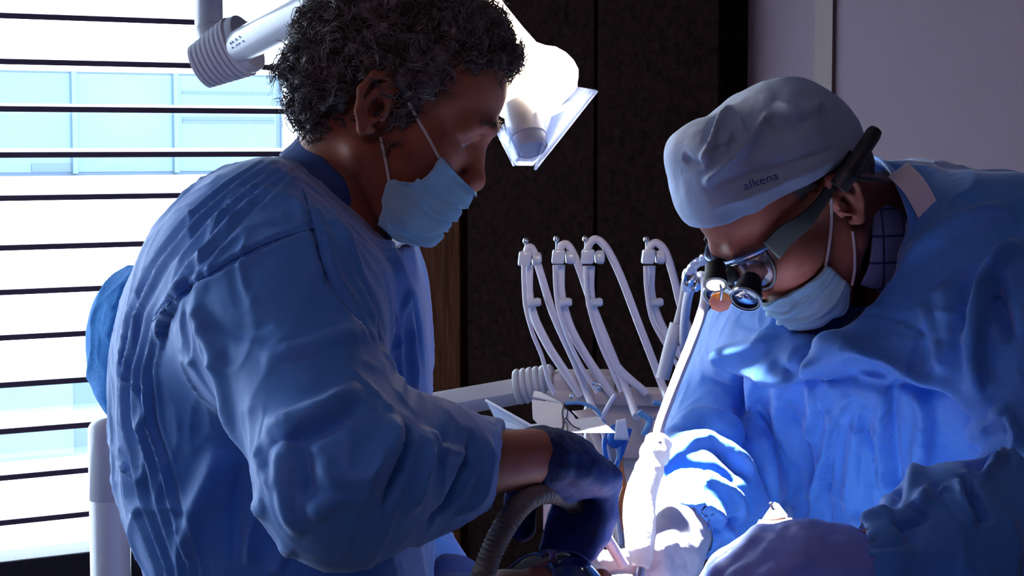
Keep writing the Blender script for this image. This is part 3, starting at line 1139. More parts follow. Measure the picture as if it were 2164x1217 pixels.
gl.cone(L_EL, P(880, 990, 1.65), .068, .058, k=.03, loc=False)
gl.cone(P(880, 990, 1.65), P(1085, 972, 1.735), .058, .036, k=.03, loc=False)
gl.half(P(1054, 974, 1.725), nrm(np.array([1, 0, -.12])), k=.004)
gl.cone(L_SH2, L_EL2, .085, .07, k=.05, loc=False)
gl.cone(L_EL2, L_WR2 - L_HD2 * .01, .07, .045, k=.03, loc=False)
# open neck
_pa, _pb = P(606, 316, 1.92), P(806, 494, 1.92)
_pd = nrm(_pb - _pa); _pn = nrm(np.cross(_pd, np.array([0, 1.0, 0])))
_pn = _pn if _pn[2] > 0 else -_pn
gl.box((_pa + _pb) / 2 + _pn * .099 + _pd * .006, (.082, .30, .10), .004, .012, cut=True, R=np.stack([_pd, np.array([0, 1.0, 0]), _pn], 1), loc=False)
gl.cone(P(800, 380, 1.93), P(712, 400, 1.93), .064, .060, k=.012, cut=True, loc=False)

L_FOLDS = [
    # armhole seam over the shoulder
    ([(322, 680), (360, 640), (420, 595), (500, 545), (580, 508), (660, 482)], .006, .008, 'crease'),
    ([(398, 590), (372, 640), (345, 690), (336, 740)], .008, .008, 'step'),
    # side panel in shade under the arm
    ([(470, 950), (440, 1010), (412, 1090), (398, 1180)], .010, .014, 'ridge'),
    ([(510, 980), (500, 1050), (498, 1120), (505, 1200)], -.009, .010, 'ridge'),
    ([(560, 1060), (530, 1120), (515, 1200)], .009, .013, 'ridge'),
    ([(610, 1150), (590, 1190), (580, 1215)], .007, .010, 'ridge'),
    # shoulder to chest
    ([(640, 410), (668, 500), (690, 580), (730, 640), (785, 720)], .010, .010, 'crease'),
    ([(680, 420), (730, 520), (770, 620), (800, 720)], .008, .013, 'ridge'),
    ([(760, 420), (815, 520), (850, 620), (870, 760), (880, 880)], .009, .012, 'ridge'),
    ([(800, 480), (850, 560), (885, 660), (895, 780)], -.006, .008, 'ridge'),
    ([(700, 480), (745, 560), (790, 660), (815, 760)], -.007, .008, 'ridge'),
    ([(830, 640), (838, 740), (850, 850)], .007, .009, 'ridge'),
    ([(560, 430), (600, 420), (640, 440), (680, 480)], .005, .018, 'ridge'),
    # upper sleeve: soft diagonal pulls
    ([(400, 640), (440, 700), (470, 790), (490, 880), (520, 960)], .010, .016, 'ridge'),
    ([(420, 670), (500, 700), (580, 690)], -.004, .010, 'ridge'),
    ([(560, 760), (640, 740), (720, 715), (780, 700)], .006, .012, 'ridge'),
    ([(560, 900), (620, 890), (690, 860), (760, 810)], .010, .015, 'ridge'),
    ([(570, 930), (640, 925), (700, 900), (770, 850)], -.009, .010, 'ridge'),
    ([(545, 940), (560, 990), (590, 1040)], .007, .010, 'ridge'),
    ([(600, 930), (596, 1000), (610, 1080), (640, 1130)], .008, .012, 'ridge'),
    ([(640, 930), (650, 1000), (655, 1060)], -.008, .010, 'ridge'),
    ([(690, 960), (700, 1010), (760, 1010), (810, 960)], .008, .011, 'ridge'),
    ([(660, 1090), (700, 1060), (760, 1050)], .006, .010, 'ridge'),
    # forearm: bunched rings
    ([(835, 880), (830, 930), (790, 1000), (760, 1090)], .010, .013, 'ridge'),
    ([(862, 895), (862, 950), (840, 1010), (815, 1080)], -.012, .008, 'ridge'),
    ([(905, 900), (925, 950), (1000, 965)], .006, .008, 'ridge'),
    ([(900, 905), (905, 960), (890, 1030), (870, 1090)], .008, .012, 'ridge'),
    ([(1000, 915), (985, 990), (955, 1050), (900, 1110)], -.009, .009, 'ridge'),
    ([(1030, 920), (1030, 980), (1010, 1050), (960, 1090)], .008, .009, 'ridge'),
]


def cloth_noise(amp, freq, seed, ridge=.0038):
    """soft unevenness plus sharp paper-like creases"""
    def fn(V, N):
        d = vnoise(V * freq * np.array([1, 1, .6]), seed)
        warp = np.stack([vnoise(V * 9, seed + i) for i in range(3)], 1) * .9
        r1 = 1 - np.abs(vnoise(V * freq * np.array([1.1, 1.1, .55]) + warp, seed + 5))
        r2 = 1 - np.abs(vnoise(V * freq * np.array([2.3, 2.3, 1.2]) + warp * 1.7, seed + 9))
        return V + N * (amp * d + ridge * (r1 ** 5 - .25) + ridge * .42 * (r2 ** 5 - .25))[:, None]
    return fn


def back_pleats(V, N):
    """gathered pleats running down the back of the gown"""
    yo = [300, 385, 460, 560, 660, 780, 900, 1050, 1200, 1400]
    xo = np.interp(to_px(V)[1], yo, [600, 470, 382, 306, 264, 246, 244, 260, 320, 330])
    xi = np.interp(to_px(V)[1], yo, [720, 620, 540, 440, 362, 338, 352, 392, 440, 450])
    u, v = to_px(V)
    s_ = (u - xo) / (xi - xo)
    t = np.clip(s_, 0, 1) ** .9 * 4.6 + .4 * vnoise(np.stack([v * .006, s_ * 2, V[:, 1]], 1), 3)
    fr = t - np.floor(t)
    w = np.where(fr < .3, fr / .3, (1 - fr) / .7)          # steep on the window side
    amp_i = .6 + .4 * vnoise(np.stack([np.floor(t) * 3.1, v * .004, t * 0], 1), 8)
    fade = np.clip(s_ / .06, 0, 1) * np.clip((1 - s_) / .2, 0, 1) * np.clip((v - 320) / 90, 0, 1) * (V[:, 1] < 1.95) * np.clip(-N[:, 1] * 3 + .6, 0, 1)
    return V + N * (.0125 * amp_i * (w - .3) * fade)[:, None]


def chain_post(*fns):
    def fn(V, N):
        for f_ in fns:
            V = f_(V, N)
        return V
    return fn


gown_l, VG, QG = sdf_obj('gown', gl, .0036, MT['gown'], lm, smooth=1, folds=L_FOLDS, post=chain_post(cloth_noise(.002, 15, 2.0), back_pleats))
bvh_gl = BVHTree.FromPolygons([tuple(v) for v in VG], [tuple(q) for q in QG])


def seam(name, pix, bvh, parent, r=.0009, m=None):
    pts = [face_hit(bvh, x, y, -.0002) for x, y in catmull(pix, 10)]
    pts = [p for p in pts if p is not None]
    return MB().tube(pts, r, 6).build(name, m or MT['seam'], parent)


seam('seam', [(322, 680), (360, 640), (420, 595), (500, 545), (580, 508), (662, 482)], bvh_gl, gown_l)
seam('seam', [(640, 400), (660, 470), (676, 540), (688, 600)], bvh_gl, gown_l)

# textured back panel of the gown bulging out behind him
bp = SDF()
bp.ell(P(330, 715, 2.0), (.066, .10, .062), k=.01, loc=False)
bp.ell(P(322, 800, 2.0), (.055, .08, .062), k=.05, loc=False)
bp.ell(P(345, 640, 2.0), (.055, .08, .036), k=.05, loc=False)
sdf_obj('gown_back_panel', bp, .004, MT['gown_tex'], lm, smooth=2, post=cloth_noise(.003, 22, 5.0))

# collar of the shirt under the gown
def collar(name, m, parent, ring, h1, nrm_up, thick=.003):
    ring = np.asarray(ring)
    up = np.asarray(nrm_up)
    rows_ = [ring, ring + up * h1 * .5, ring + up * h1]
    return grid_surface(name, rows_, m, parent, 5, 3, thick)

def neck_ring(back, front, half, grow=1.0):
    c, a_ = (back + front) / 2, (front - back) / 2 * grow
    t_ = np.linspace(0, 2 * math.pi, 15)
    return np.array([c + a_ * math.cos(t) + np.array([0, half * grow * math.sin(t), 0]) for t in t_])


def band(name, ring, axis, h0_, h1_, m, parent, thick, flare=0.0):
    cen_ = ring[:-1].mean(0)
    out = [(p - cen_) / np.linalg.norm(p - cen_) for p in ring]
    rows_ = [ring + axis * h0_ + np.array(out) * flare, ring + axis * (h0_ + h1_) / 2, ring + axis * h1_ - np.array(out) * flare * .5]
    return grid_surface(name, rows_, m, parent, 5, 4, thick)


n_ax = nrm(np.array([.62, 0, .78]))
band('shirt_collar', neck_ring(P(622, 296, 1.93), P(806, 470, 1.93), .070), n_ax, -.02, .012, MT['shirt'], lm, .003, .003)
band('gown_collar', neck_ring(P(600, 318, 1.93), P(822, 500, 1.93), .082), n_ax, -.03, .002, MT['gown'], lm, .004, .006)

# trousers and shoes below the frame
tr = SDF()
bz = zs[-1]
cxl, cyl = cx[-1], 1.94
for dy in (-.10, .10):
    tr.cone((cxl, cyl + dy, .78), (cxl, cyl + dy, .09), .085, .060, k=.03, loc=False)
sdf_obj('trousers', tr, .012, MT['trouser'], lm, smooth=1)
for dy in (-.10, .10):
    s_ = SDF()
    s_.ell((cxl + .06, cyl + dy, .035), (.135, .048, .04), k=.01, loc=False)
    s_.cone((cxl - .01, cyl + dy, .05), (cxl - .01, cyl + dy, .09), .045, .045, k=.03, loc=False)
    s_.half((0, 0, 0.0), (0, 0, -1))
    sdf_obj('shoe', s_, .008, MT['shoe'], lm, smooth=1)

# --- hair: curls over a lumpy base
def hair_region(q):
    x, y, z = q
    if z < -.052 or x > (.034 + .1 * max(0, z - .016) if z < .065 else .040 + (z - .065) * 1.15):
        return False
    if -.034 < x < .035 and z < .030 - max(0, x) * .9 and abs(y) > .05:      # round the ear
        return x > .012 and z > -.004
    if x <= -.034 and z < -.052 + max(0, -.055 - x) * .0:
        return False
    return True

hs = SDF(LO, LR, .965)
hs.ell((-.016, 0, .052), (.106, .085, .097), k=.01)
hs.ell((.036, 0, .094), (.050, .058, .045), k=.02)
for y in (-.035, 0, .035):
    hs.cone((-.078, y, .0), (-.058, y, -.036), .025, .014, k=.03)


def hair_drop(V):
    q = (V - LO) @ LR / .965
    return ~np.array([hair_region(a) for a in q])


base_h, VH, QH = sdf_obj('hair_base', hs, .0040, MT['hair'], None, smooth=1, drop=hair_drop, post=wrinkle(.006, 55, 9))
NH = vnormals(VH, QH)
rng = np.random.default_rng(5)


def locks(idx, flow, rng, n_pt=9, length=(.020, .036), rad=(.0005, .0010), curl=(.003, .0055), turns=(.8, 1.7), lift=.35, strands=4, spread=.0016):
    """curly tufts lying on the hair base; returns vertices and quads of three-sided strands"""
    m = len(idx); S = m * strands
    rep = lambda a: np.repeat(a, strands, 0)
    p, n = VH[idx], NH[idx]
    td = flow + rng.normal(0, .55, (m, 3))
    td -= n * (td * n).sum(1)[:, None]
    td /= np.linalg.norm(td, axis=1)[:, None]
    d = td + n * (lift * rng.uniform(.5, 1.5, m))[:, None]
    d /= np.linalg.norm(d, axis=1)[:, None]
    u = np.cross(d, n); u /= np.linalg.norm(u, axis=1)[:, None]
    w = np.cross(d, u)
    L = rng.uniform(*length, m); cr = rng.uniform(*curl, m); tn = rng.uniform(*turns, m) * 2 * math.pi * rng.choice((-1, 1), m); ph = rng.uniform(0, 6.28, m)
    p, n, d, u, w, L, cr, tn, ph = map(rep, (p, n, d, u, w, L, cr, tn, ph))
    ph = ph + rng.normal(0, .30, S); cr = cr * rng.uniform(.7, 1.3, S); L = L * rng.uniform(.8, 1.2, S)
    p = p + rng.normal(0, spread, (S, 3)) + n * .001
    t = np.linspace(0, 1, n_pt)
    ax = p[:, None] + d[:, None] * (t[None] * L[:, None])[:, :, None] - n[:, None] * ((t ** 2)[None] * (L * lift * .75)[:, None])[:, :, None]
    an = ph[:, None] + tn[:, None] * t[None]
    am = cr[:, None] * np.minimum(1, .3 + 2 * t)[None]
    ax = ax + (np.cos(an) * am)[:, :, None] * u[:, None] + (np.sin(an) * am)[:, :, None] * w[:, None]
    rr = rng.uniform(*rad, S)[:, None] * (1 - .8 * t ** 2)[None]
    tg = np.gradient(ax, axis=1)
    tg /= np.linalg.norm(tg, axis=2)[:, :, None] + 1e-9
    e1 = np.cross(tg, n[:, None]); e1 /= np.linalg.norm(e1, axis=2)[:, :, None] + 1e-9
    e2 = np.cross(tg, e1)
    V = np.stack([ax + rr[:, :, None] * (math.cos(k * 2.0944) * e1 + math.sin(k * 2.0944) * e2) for k in range(3)], 2)   # S, n, 3, 3
    base = (np.arange(S)[:, None, None] * n_pt + np.arange(n_pt - 1)[None, :, None]) * 3
    k = np.arange(3)[None, None, :]; k2 = (k + 1) % 3
    Q = np.stack([base + k, base + k2, base + 3 + k2, base + 3 + k], -1).reshape(-1, 4)
    return V.reshape(-1, 3), Q


flow = LR @ np.array([-.55, 0, -.45])
q = (VH - LO) @ LR / .965
front = np.where((q[:, 0] > .045) & (q[:, 2] > .095))[0]
sets = [locks(rng.choice(len(VH), 1500), flow, rng),
        locks(rng.choice(len(VH), 500), flow, rng, 9, (.018, .034), (.0003, .0005), (.003, .006), (.8, 1.6), .6, 3, .003),
        locks(rng.choice(front, 130), LR @ np.array([.9, 0, -.25]), rng, 12, (.012, .024), (.0005, .0009), (.003, .0055), (1.2, 2.2), .35, 4)]
HV, HQ, off_ = [], [], 0
for v_, q_ in sets:
    HV.append(v_); HQ.append(q_ + off_); off_ += len(v_)
hair = link('hair', quad_mesh('hair', np.vstack(HV), np.vstack(HQ)), lm, MT['hair'])
base_h.parent = hair
base_h.matrix_parent_inverse = Matrix.Identity(4)
# eyebrows
for y in (-1, 1):
    mb = MB()
    rts, nn = [], []
    for i in range(110):
        t = rng.uniform(0, 1)
        p = np.array([.1035 - .014 * t ** 2, y * (.014 + .034 * t), .040 + .008 * math.sin(t * 2.6) - .004 * t + rng.normal(0, .0022)])
        rts.append(sk.w(p + np.array([-.001, 0, 0]))); nn.append(LR @ nrm(np.array([.6, y * .6, .3])))
    curl_strands(mb, rts, nn, LR @ np.array([.1, y * .8, -.1]), rng, 5, (.005, .009), .00035, (.0003, .0006), (.2, .5), 3, hug=1.0)
    mb.build('eyebrow', MT['hair'], lm, angle=180)

# --- mask, slipped below the nose
def mask_grid(o, R, near, yside, ycols, far_fade=1.0):
    """near: rows of pixel points from the cheek edge to the midline; mirrored to the far cheek"""
    rows_ = []
    for r in near:
        pts = [local_hit(x, y, o, R, yy) for (x, y), yy in zip(r, ycols)]
        loc_ = [R.T @ (p - o) for p in pts]
        mir = [np.array([a[0], -a[1], a[2]]) for a in loc_[:-1]][::-1]
        rows_.append([o + R @ a for a in loc_ + mir])
    return rows_


near = [
    [(928, 328), (955, 356), (983, 384), (1006, 406)],
    [(896, 378), (924, 392), (958, 414), (988, 434)],
    [(862, 384), (888, 410), (925, 438), (972, 458)],
    [(820, 382), (852, 428), (893, 462), (955, 478)],
    [(808, 426), (836, 468), (876, 494), (938, 492)],
    [(799, 474), (836, 506), (872, 518), (914, 516)],
]


def push_out(B, sdf, gap=.004):
    p = B.reshape(-1, 3).copy()
    e = .002
    for _ in range(6):
        d = sdf.eval(p.astype(F32))
        gr = np.stack([sdf.eval((p + np.eye(3)[i] * e).astype(F32)) - d for i in range(3)], 1)
        gr /= np.linalg.norm(gr, axis=1)[:, None] + 1e-9
        p += gr * np.clip(gap - d, 0, .02)[:, None]
    return p.reshape(B.shape)


def pleats(B, n=4, amp=.0035):
    R_, C_ = B.shape[:2]
    V = B.reshape(-1, 3)
    Q = np.array([(i * C_ + j, i * C_ + j + 1, (i + 1) * C_ + j + 1, (i + 1) * C_ + j) for i in range(R_ - 1) for j in range(C_ - 1)])
    N = vnormals(V, Q).reshape(B.shape)
    t = np.linspace(0, 1, R_)
    saw = ((t * n) % 1.0)
    w = amp * (np.exp(-((saw - .15) / .12) ** 2) - .7 * np.exp(-((saw - .95) / .08) ** 2))
    w[0] = w[-1] = 0
    cw = np.array([mnoise.noise(Vector((j * .35, 0, 1))) * .3 + .9 for j in range(C_)])
    nz = np.array([[mnoise.noise(Vector((i * .16, j * .22, 4.0))) for j in range(C_)] for i in range(R_)])
    return B + N * (w[:, None] * cw[None] + nz * .003)[:, :, None]


def fit_mask(sdf, sign=1.0, **kw):
    def fn(B):
        B = push_out(B, sdf)
        for _ in range(3):
            B[1:-1, 1:-1] = .5 * B[1:-1, 1:-1] + .125 * (B[:-2, 1:-1] + B[2:, 1:-1] + B[1:-1, :-2] + B[1:-1, 2:])
        B = pleats(B, **kw)
        return push_out(B, sdf, .0025)
    return fn


mask_l, MBL = grid_surface('face_mask', mask_grid(LO, LR, near, -1, (-.062, -.046, -.026, 0.0)), MT['mask'], lm, 8, 8, .0012, fn=fit_mask(sk))


def loop(name, pix, parent, bvh, r=.0016, o=None, R=None, lift=.003):
    pts = []
    for p in pix:
        h_ = face_hit(bvh, p[0], p[1], lift) if len(p) == 2 else P(*p)
        if h_ is not None:
            pts.append(h_)
    MB().tube(catmull(pts, 6), r, 6).build(name, MT['elastic'], parent)


loop('ear_loop', [(926, 331), (905, 292), (885, 255), (864, 215)], mask_l, bvh_l)
loop('ear_loop', [(821, 383), (815, 350), (809, 320), (803, 291)], mask_l, bvh_l)
# ============================================================ right man, bending over the patient
RYAW = math.radians(180 + 25)
RR = frame(RYAW, math.radians(47), math.radians(-2))
RS = .955
RO = P(1772, 442, 1.955) - RR[:, 1] * .074 * RS            # between his ear canals
rm = thing('person', P(1950, 1217, 2.15) * np.array([1, 1, 0]), 'man in surgical cap and magnifying loupes bending forward in blue gown', 'person')
tf = np.array([math.cos(math.radians(218)), math.sin(math.radians(218)), 0])   # chest heading
tl = np.array([-tf[1], tf[0], 0])
R_NECK = P(1880, 480, 2.12)
R_SH, R_EL, R_WR = P(2170, 600, 1.95), P(2285, 1075, 1.86), P(1822, 1185, 1.745)
R_HD = nrm(P(1640, 1172, 1.72) - R_WR)
Q_SH, Q_MID, Q_EL, Q_WR = P(1625, 790, 2.27), P(1545, 900, 2.20), P(1500, 1030, 2.10), P(1440, 1122, 2.005)
Q_HD = nrm(P(1392, 1215, 1.93) - Q_WR)

rk = SDF(RO, RR, RS)
head_sdf(rk)
rk.cone(rk.w((-.030, 0, -.030)), R_NECK, .050, .055, k=.03, loc=False)
rk.cone(R_NECK, P(1900, 760, 2.14), .055, .11, k=.03, loc=False)
rk.cone(P(1900, 760, 2.14), P(1930, 1150, 2.16), .11, .10, k=.03, loc=False)
rk.cone(R_SH, P(1900, 700, 2.13), .045, .09, k=.03, loc=False)
rk.cone(Q_SH, P(1900, 700, 2.13), .045, .09, k=.03, loc=False)
rk.chain([R_SH, R_EL, R_WR], [.046, .038, .028], k=.03, loc=False)
rk.chain([Q_SH, Q_EL, Q_WR], [.046, .038, .027], k=.03, loc=False)
R_PALM = nrm(np.array([.15, .15, -1.0]))
R_CURL = [(38, 30, 16), (40, 30, 16), (40, 32, 18), (38, 32, 18)]
hand_sdf(rk, R_WR, R_HD, R_PALM, True, R_CURL, thumb=(20, 18, 12))
Q_PALM = nrm(np.array([-1.0, .15, -.25]))
Q_CURL = [(28, 34, 16), (34, 36, 20), (42, 42, 22), (46, 46, 24)]
hand_sdf(rk, Q_WR, Q_HD, Q_PALM, False, Q_CURL, thumb=(26, 14, 8))
body_r, VR, QR = sdf_obj('body', rk, .0024, MT['skin_r'], rm, smooth=1)
bvh_r = BVHTree.FromPolygons([tuple(v) for v in VR], [tuple(q) for q in QR])
for y in (-1, 1):
    MB().ball(rk.w((.0745, y * .032, .016)), .0132 * RS, 14, 10).build('eye', MT['eye_w'], rm)

g = SDF()
hand_sdf(g, R_WR, R_HD, R_PALM, True, R_CURL, thumb=(20, 18, 12), inflate=.0045)
g.cone(R_WR + R_HD * .022, R_WR + R_HD * .06, .033, .036, k=.012, loc=False)
glove('glove', g, MT['glove_v'], rm, post=wrinkle(.0010, 70, 4))
g = SDF()
hand_sdf(g, Q_WR, Q_HD, Q_PALM, False, Q_CURL, thumb=(26, 14, 8), inflate=.004)
g.cone(Q_WR - Q_HD * .03, Q_WR + Q_HD * .05, .033, .036, k=.012, loc=False)
glove('glove', g, MT['glove_w'], rm, post=wrinkle(.0016, 60, 6))

# --- gown
rows = [  # py, centre px, centre distance, half width across the shoulders, half depth
    (340, 1885, 2.16, .050, .045), (372, 1925, 2.16, .100, .070), (420, 1962, 2.15, .150, .095), (480, 1962, 2.14, .185, .120), (560, 1925, 2.13, .205, .145),
    (640, 1885, 2.12, .215, .160), (720, 1862, 2.12, .218, .168), (790, 1862, 2.12, .212, .168), (850, 1890, 2.13, .198, .150), (950, 1915, 2.14, .188, .138),
    (1080, 1935, 2.15, .185, .135), (1217, 1945, 2.16, .185, .140), (1500, 1950, 2.18, .190, .150), (1900, 1960, 2.2, .205, .170)]
zr = [st(r[0], r[2]) for r in rows]
cxr = [P(r[1], r[0], r[2])[0] for r in rows]
gr = SDF()
gr.loft(zr, cxr, [r[2] for r in rows], [r[3] for r in rows], [r[4] for r in rows], math.atan2(tl[1], tl[0]), n=2.25)
gr.cone(P(2130, 560, 2.0), P(2195, 700, 1.94), .100, .090, k=.07, loc=False)
gr.cone(P(2195, 700, 1.94), R_EL, .088, .076, k=.04, loc=False)
gr.cone(R_EL, P(2010, 1140, 1.79), .080, .066, k=.03, loc=False)
gr.cone(P(2010, 1140, 1.79), R_WR + np.array([.018, 0, .002]), .066, .040, k=.03, loc=False)
gr.cone(R_WR + np.array([.014, 0, 0]), R_WR - np.array([.08, 0, 0]), .034, .034, k=.004, cut=True, loc=False)
gr.cone(P(1660, 770, 2.24), Q_MID, .085, .072, k=.05, loc=False)
gr.cone(Q_MID, Q_EL, .072, .068, k=.03, loc=False)
gr.cone(Q_EL, Q_WR - Q_HD * .012, .070, .042, k=.03, loc=False)
gr.cone(Q_WR - Q_HD * .02, Q_WR + Q_HD * .06, .034, .036, k=.004, cut=True, loc=False)
# open neck for head and shirt
gr.cone(RO + RR @ np.array([-.02, 0, -.06]), P(1835, 480, 2.08), .066, .056, k=.012, cut=True, loc=False)
gr.cone(P(1660, 650, 1.96), P(1780, 560, 2.02), .050, .062, k=.02, cut=True, loc=False)

R_FOLDS = [
    # overhanging chest flap edge
    ([(2075, 905), (2010, 835), (1930, 812), (1862, 780), (1800, 772), (1715, 800), (1650, 815), (1560, 790), (1505, 765)], .024, .026, 'step'),
    ([(1700, 800), (1745, 745), (1800, 735), (1860, 760)], .010, .016, 'ridge'),
    ([(1505, 760), (1560, 750), (1610, 735), (1640, 700)], .012, .016, 'ridge'),
    ([(1640, 770), (1680, 790), (1705, 770), (1715, 740)], -.012, .014, 'ridge'),
    ([(1720, 770), (1740, 720), (1790, 640)], -.012, .016, 'ridge'),
    ([(2000, 780), (2010, 720), (2005, 640), (1990, 600)], .006, .018, 'ridge'),
    ([(1950, 640), (1985, 730), (2000, 790)], .005, .012, 'ridge'),
    # gathers hanging below the flap
    ([(1790, 842), (1765, 880), (1750, 960), (1720, 1060), (1712, 1120)], .010, .009, 'ridge'),
    ([(1775, 860), (1760, 930), (1748, 1030), (1752, 1120)], -.009, .006, 'ridge'),
    ([(1815, 850), (1830, 910), (1850, 960), (1855, 1030)], -.008, .008, 'ridge'),
    ([(1860, 830), (1862, 900), (1858, 980), (1875, 1050)], .009, .010, 'ridge'),
    ([(1885, 820), (1885, 900), (1895, 1000), (1892, 1080)], -.009, .009, 'ridge'),
    ([(1905, 830), (1945, 860), (1948, 940), (1920, 1060)], .010, .014, 'ridge'),
    ([(1830, 850), (1815, 900), (1800, 990), (1790, 1100)], .007, .010, 'ridge'),
    ([(1580, 800), (1600, 880), (1615, 960), (1640, 1050)], .009, .012, 'ridge'),
    ([(1660, 850), (1700, 940), (1712, 1020), (1712, 1100)], -.012, .010, 'ridge'),
    ([(1650, 820), (1655, 900), (1685, 980)], .009, .014, 'ridge'),
    ([(1700, 830), (1720, 870), (1705, 930)], .009, .011, 'ridge'),
    ([(1780, 780), (1850, 800), (1905, 800)], .006, .009, 'ridge'),
    # far sleeve
    ([(1420, 905), (1480, 900), (1540, 925), (1600, 965)], -.014, .010, 'ridge'),
    ([(1425, 890), (1490, 880), (1560, 905), (1612, 950)], .008, .010, 'ridge'),
    ([(1395, 985), (1450, 945), (1505, 935), (1560, 965), (1600, 1005)], .010, .012, 'ridge'),
    ([(1500, 935), (1545, 975), (1590, 1010)], -.010, .010, 'ridge'),
    ([(1380, 1030), (1440, 995), (1500, 1005), (1560, 1040), (1580, 1090)], .010, .010, 'step'),
    ([(1390, 1015), (1440, 985), (1500, 990), (1570, 1020)], -.008, .010, 'ridge'),
    ([(1480, 800), (1540, 830), (1570, 850)], -.006, .010, 'ridge'),
    ([(1540, 780), (1560, 830), (1575, 900), (1620, 1010), (1640, 1080)], -.014, .010, 'ridge'),
    ([(1470, 1115), (1530, 1110), (1570, 1080)], -.008, .008, 'ridge'),
    ([(1450, 1060), (1500, 1080), (1540, 1130), (1540, 1190)], .008, .010, 'ridge'),
    # shoulder and near sleeve
    ([(1905, 560), (1980, 500), (2060, 450), (2140, 440)], .006, .014, 'ridge'),
    ([(2164, 520), (2120, 540), (2075, 620), (2055, 720), (2060, 830)], .014, .014, 'ridge'),
    ([(2100, 560), (2110, 640), (2140, 720)], -.014, .012, 'ridge'),
    ([(2060, 560), (2040, 660), (2045, 800)], -.007, .014, 'ridge'),
    ([(2140, 860), (2100, 900), (2050, 925)], .010, .014, 'ridge'),
    ([(2140, 870), (2150, 910), (2155, 940)], .008, .008, 'ridge'),
    ([(2160, 965), (2110, 955), (2075, 975), (2060, 1000)], -.016, .011, 'ridge'),
    ([(2164, 985), (2130, 965), (2090, 990), (2070, 1010)], .010, .010, 'ridge'),
    ([(2045, 1000), (2060, 1060), (2085, 1105)], -.014, .009, 'ridge'),
    ([(2025, 1010), (2035, 1060), (2065, 1110)], .009, .010, 'ridge'),
    ([(2000, 1020), (1960, 1045), (1940, 1080)], .008, .012, 'ridge'),
    ([(1990, 1015), (1975, 1035), (1990, 1050)], -.010, .007, 'ridge'),
    ([(1925, 1065), (1950, 1095), (1900, 1110)], -.010, .007, 'ridge'),
    ([(1880, 1080), (1900, 1100), (1925, 1130), (1930, 1160)], -.008, .008, 'ridge'),
    ([(1805, 1105), (1870, 1085), (1905, 1100)], .007, .010, 'ridge'),
    ([(1830, 1165), (1890, 1160), (1925, 1150)], .006, .007, 'step'),
]
gown_r, VGR, QGR = sdf_obj('gown', gr, .0038, MT['gown'], rm, smooth=1, folds=R_FOLDS, gain=1.35, post=cloth_noise(.002, 15, 8.0))

# trousers and shoes below the frame
tr = SDF()
tx, ty = cxr[-1], 2.22
for sg in (-1, 1):
    tr.cone((tx + tl[0] * .10 * sg, ty + tl[1] * .10 * sg, .78), (tx + tl[0] * .11 * sg, ty + tl[1] * .11 * sg, .09), .085, .06, k=.03, loc=False)
sdf_obj('trousers', tr, .012, MT['trouser'], rm, smooth=1)
for sg in (-1, 1):
    s_ = SDF()
    c0 = np.array([tx, ty, 0]) + tl * .11 * sg
    s_.cone(c0 + tf * .0 + np.array([0, 0, .035]), c0 + tf * .14 + np.array([0, 0, .028]), .046, .038, k=.01, loc=False)
    s_.cone(c0 + np.array([0, 0, .05]), c0 + np.array([0, 0, .09]), .045, .045, k=.03, loc=False)
    s_.half((0, 0, 0.0), (0, 0, -1))
    sdf_obj('shoe', s_, .008, MT['shoe'], rm, smooth=1)

# shirt collar and gown collar tab
nk = [P(x, y, Y) for x, y, Y in ((1842, 610, 1.985), (1862, 560, 1.985), (1868, 470, 2.0), (1865, 400, 2.04), (1850, 350, 2.10), (1820, 345, 2.17), (1770, 400, 2.2))]
shirt_m = bpy.data.materials.new('checked_shirt'); shirt_m.use_nodes = True
_n = shirt_m.node_tree.nodes; _l = shirt_m.node_tree.links
_b = _n['Principled BSDF']; _b.inputs['Roughness'].default_value = .85
_tc = _n.new('ShaderNodeTexCoord')
acc = None
for axi, sc_ in ((0, 165.0), (2, 165.0)):
    sep = _n.new('ShaderNodeSeparateXYZ'); _l.new(_tc.outputs['Object'], sep.inputs[0])
    mu = _n.new('ShaderNodeMath'); mu.operation = 'MULTIPLY'; mu.inputs[1].default_value = sc_ / 4.6
    _l.new(sep.outputs[axi], mu.inputs[0])
    fr_ = _n.new('ShaderNodeMath'); fr_.operation = 'FRACT'; _l.new(mu.outputs[0], fr_.inputs[0])
    lt = _n.new('ShaderNodeMath'); lt.operation = 'LESS_THAN'; lt.inputs[1].default_value = .09; _l.new(fr_.outputs[0], lt.inputs[0])
    if acc is None:
        acc = lt
    else:
        mx = _n.new('ShaderNodeMath'); mx.operation = 'MAXIMUM'; _l.new(acc.outputs[0], mx.inputs[0]); _l.new(lt.outputs[0], mx.inputs[1]); acc = mx
mixc = _n.new('ShaderNodeMix'); mixc.data_type = 'RGBA'
mixc.inputs[6].default_value = (.16, .20, .42, 1); mixc.inputs[7].default_value = (.02, .03, .12, 1)
_l.new(acc.outputs[0], mixc.inputs[0]); _l.new(mixc.outputs[2], _b.inputs['Base Color'])
cdir = nrm(P(1700, 300, 1.9) - P(1885, 520, 2.05))
grid_surface('shirt_collar', [np.array(nk) + np.array([.030, .02, -.02]), np.array(nk) + np.array([.012, .008, -.006]), np.array(nk), np.array(nk) + np.array([-.012, -.002, .004])], shirt_m, rm, 5, 4, .003)
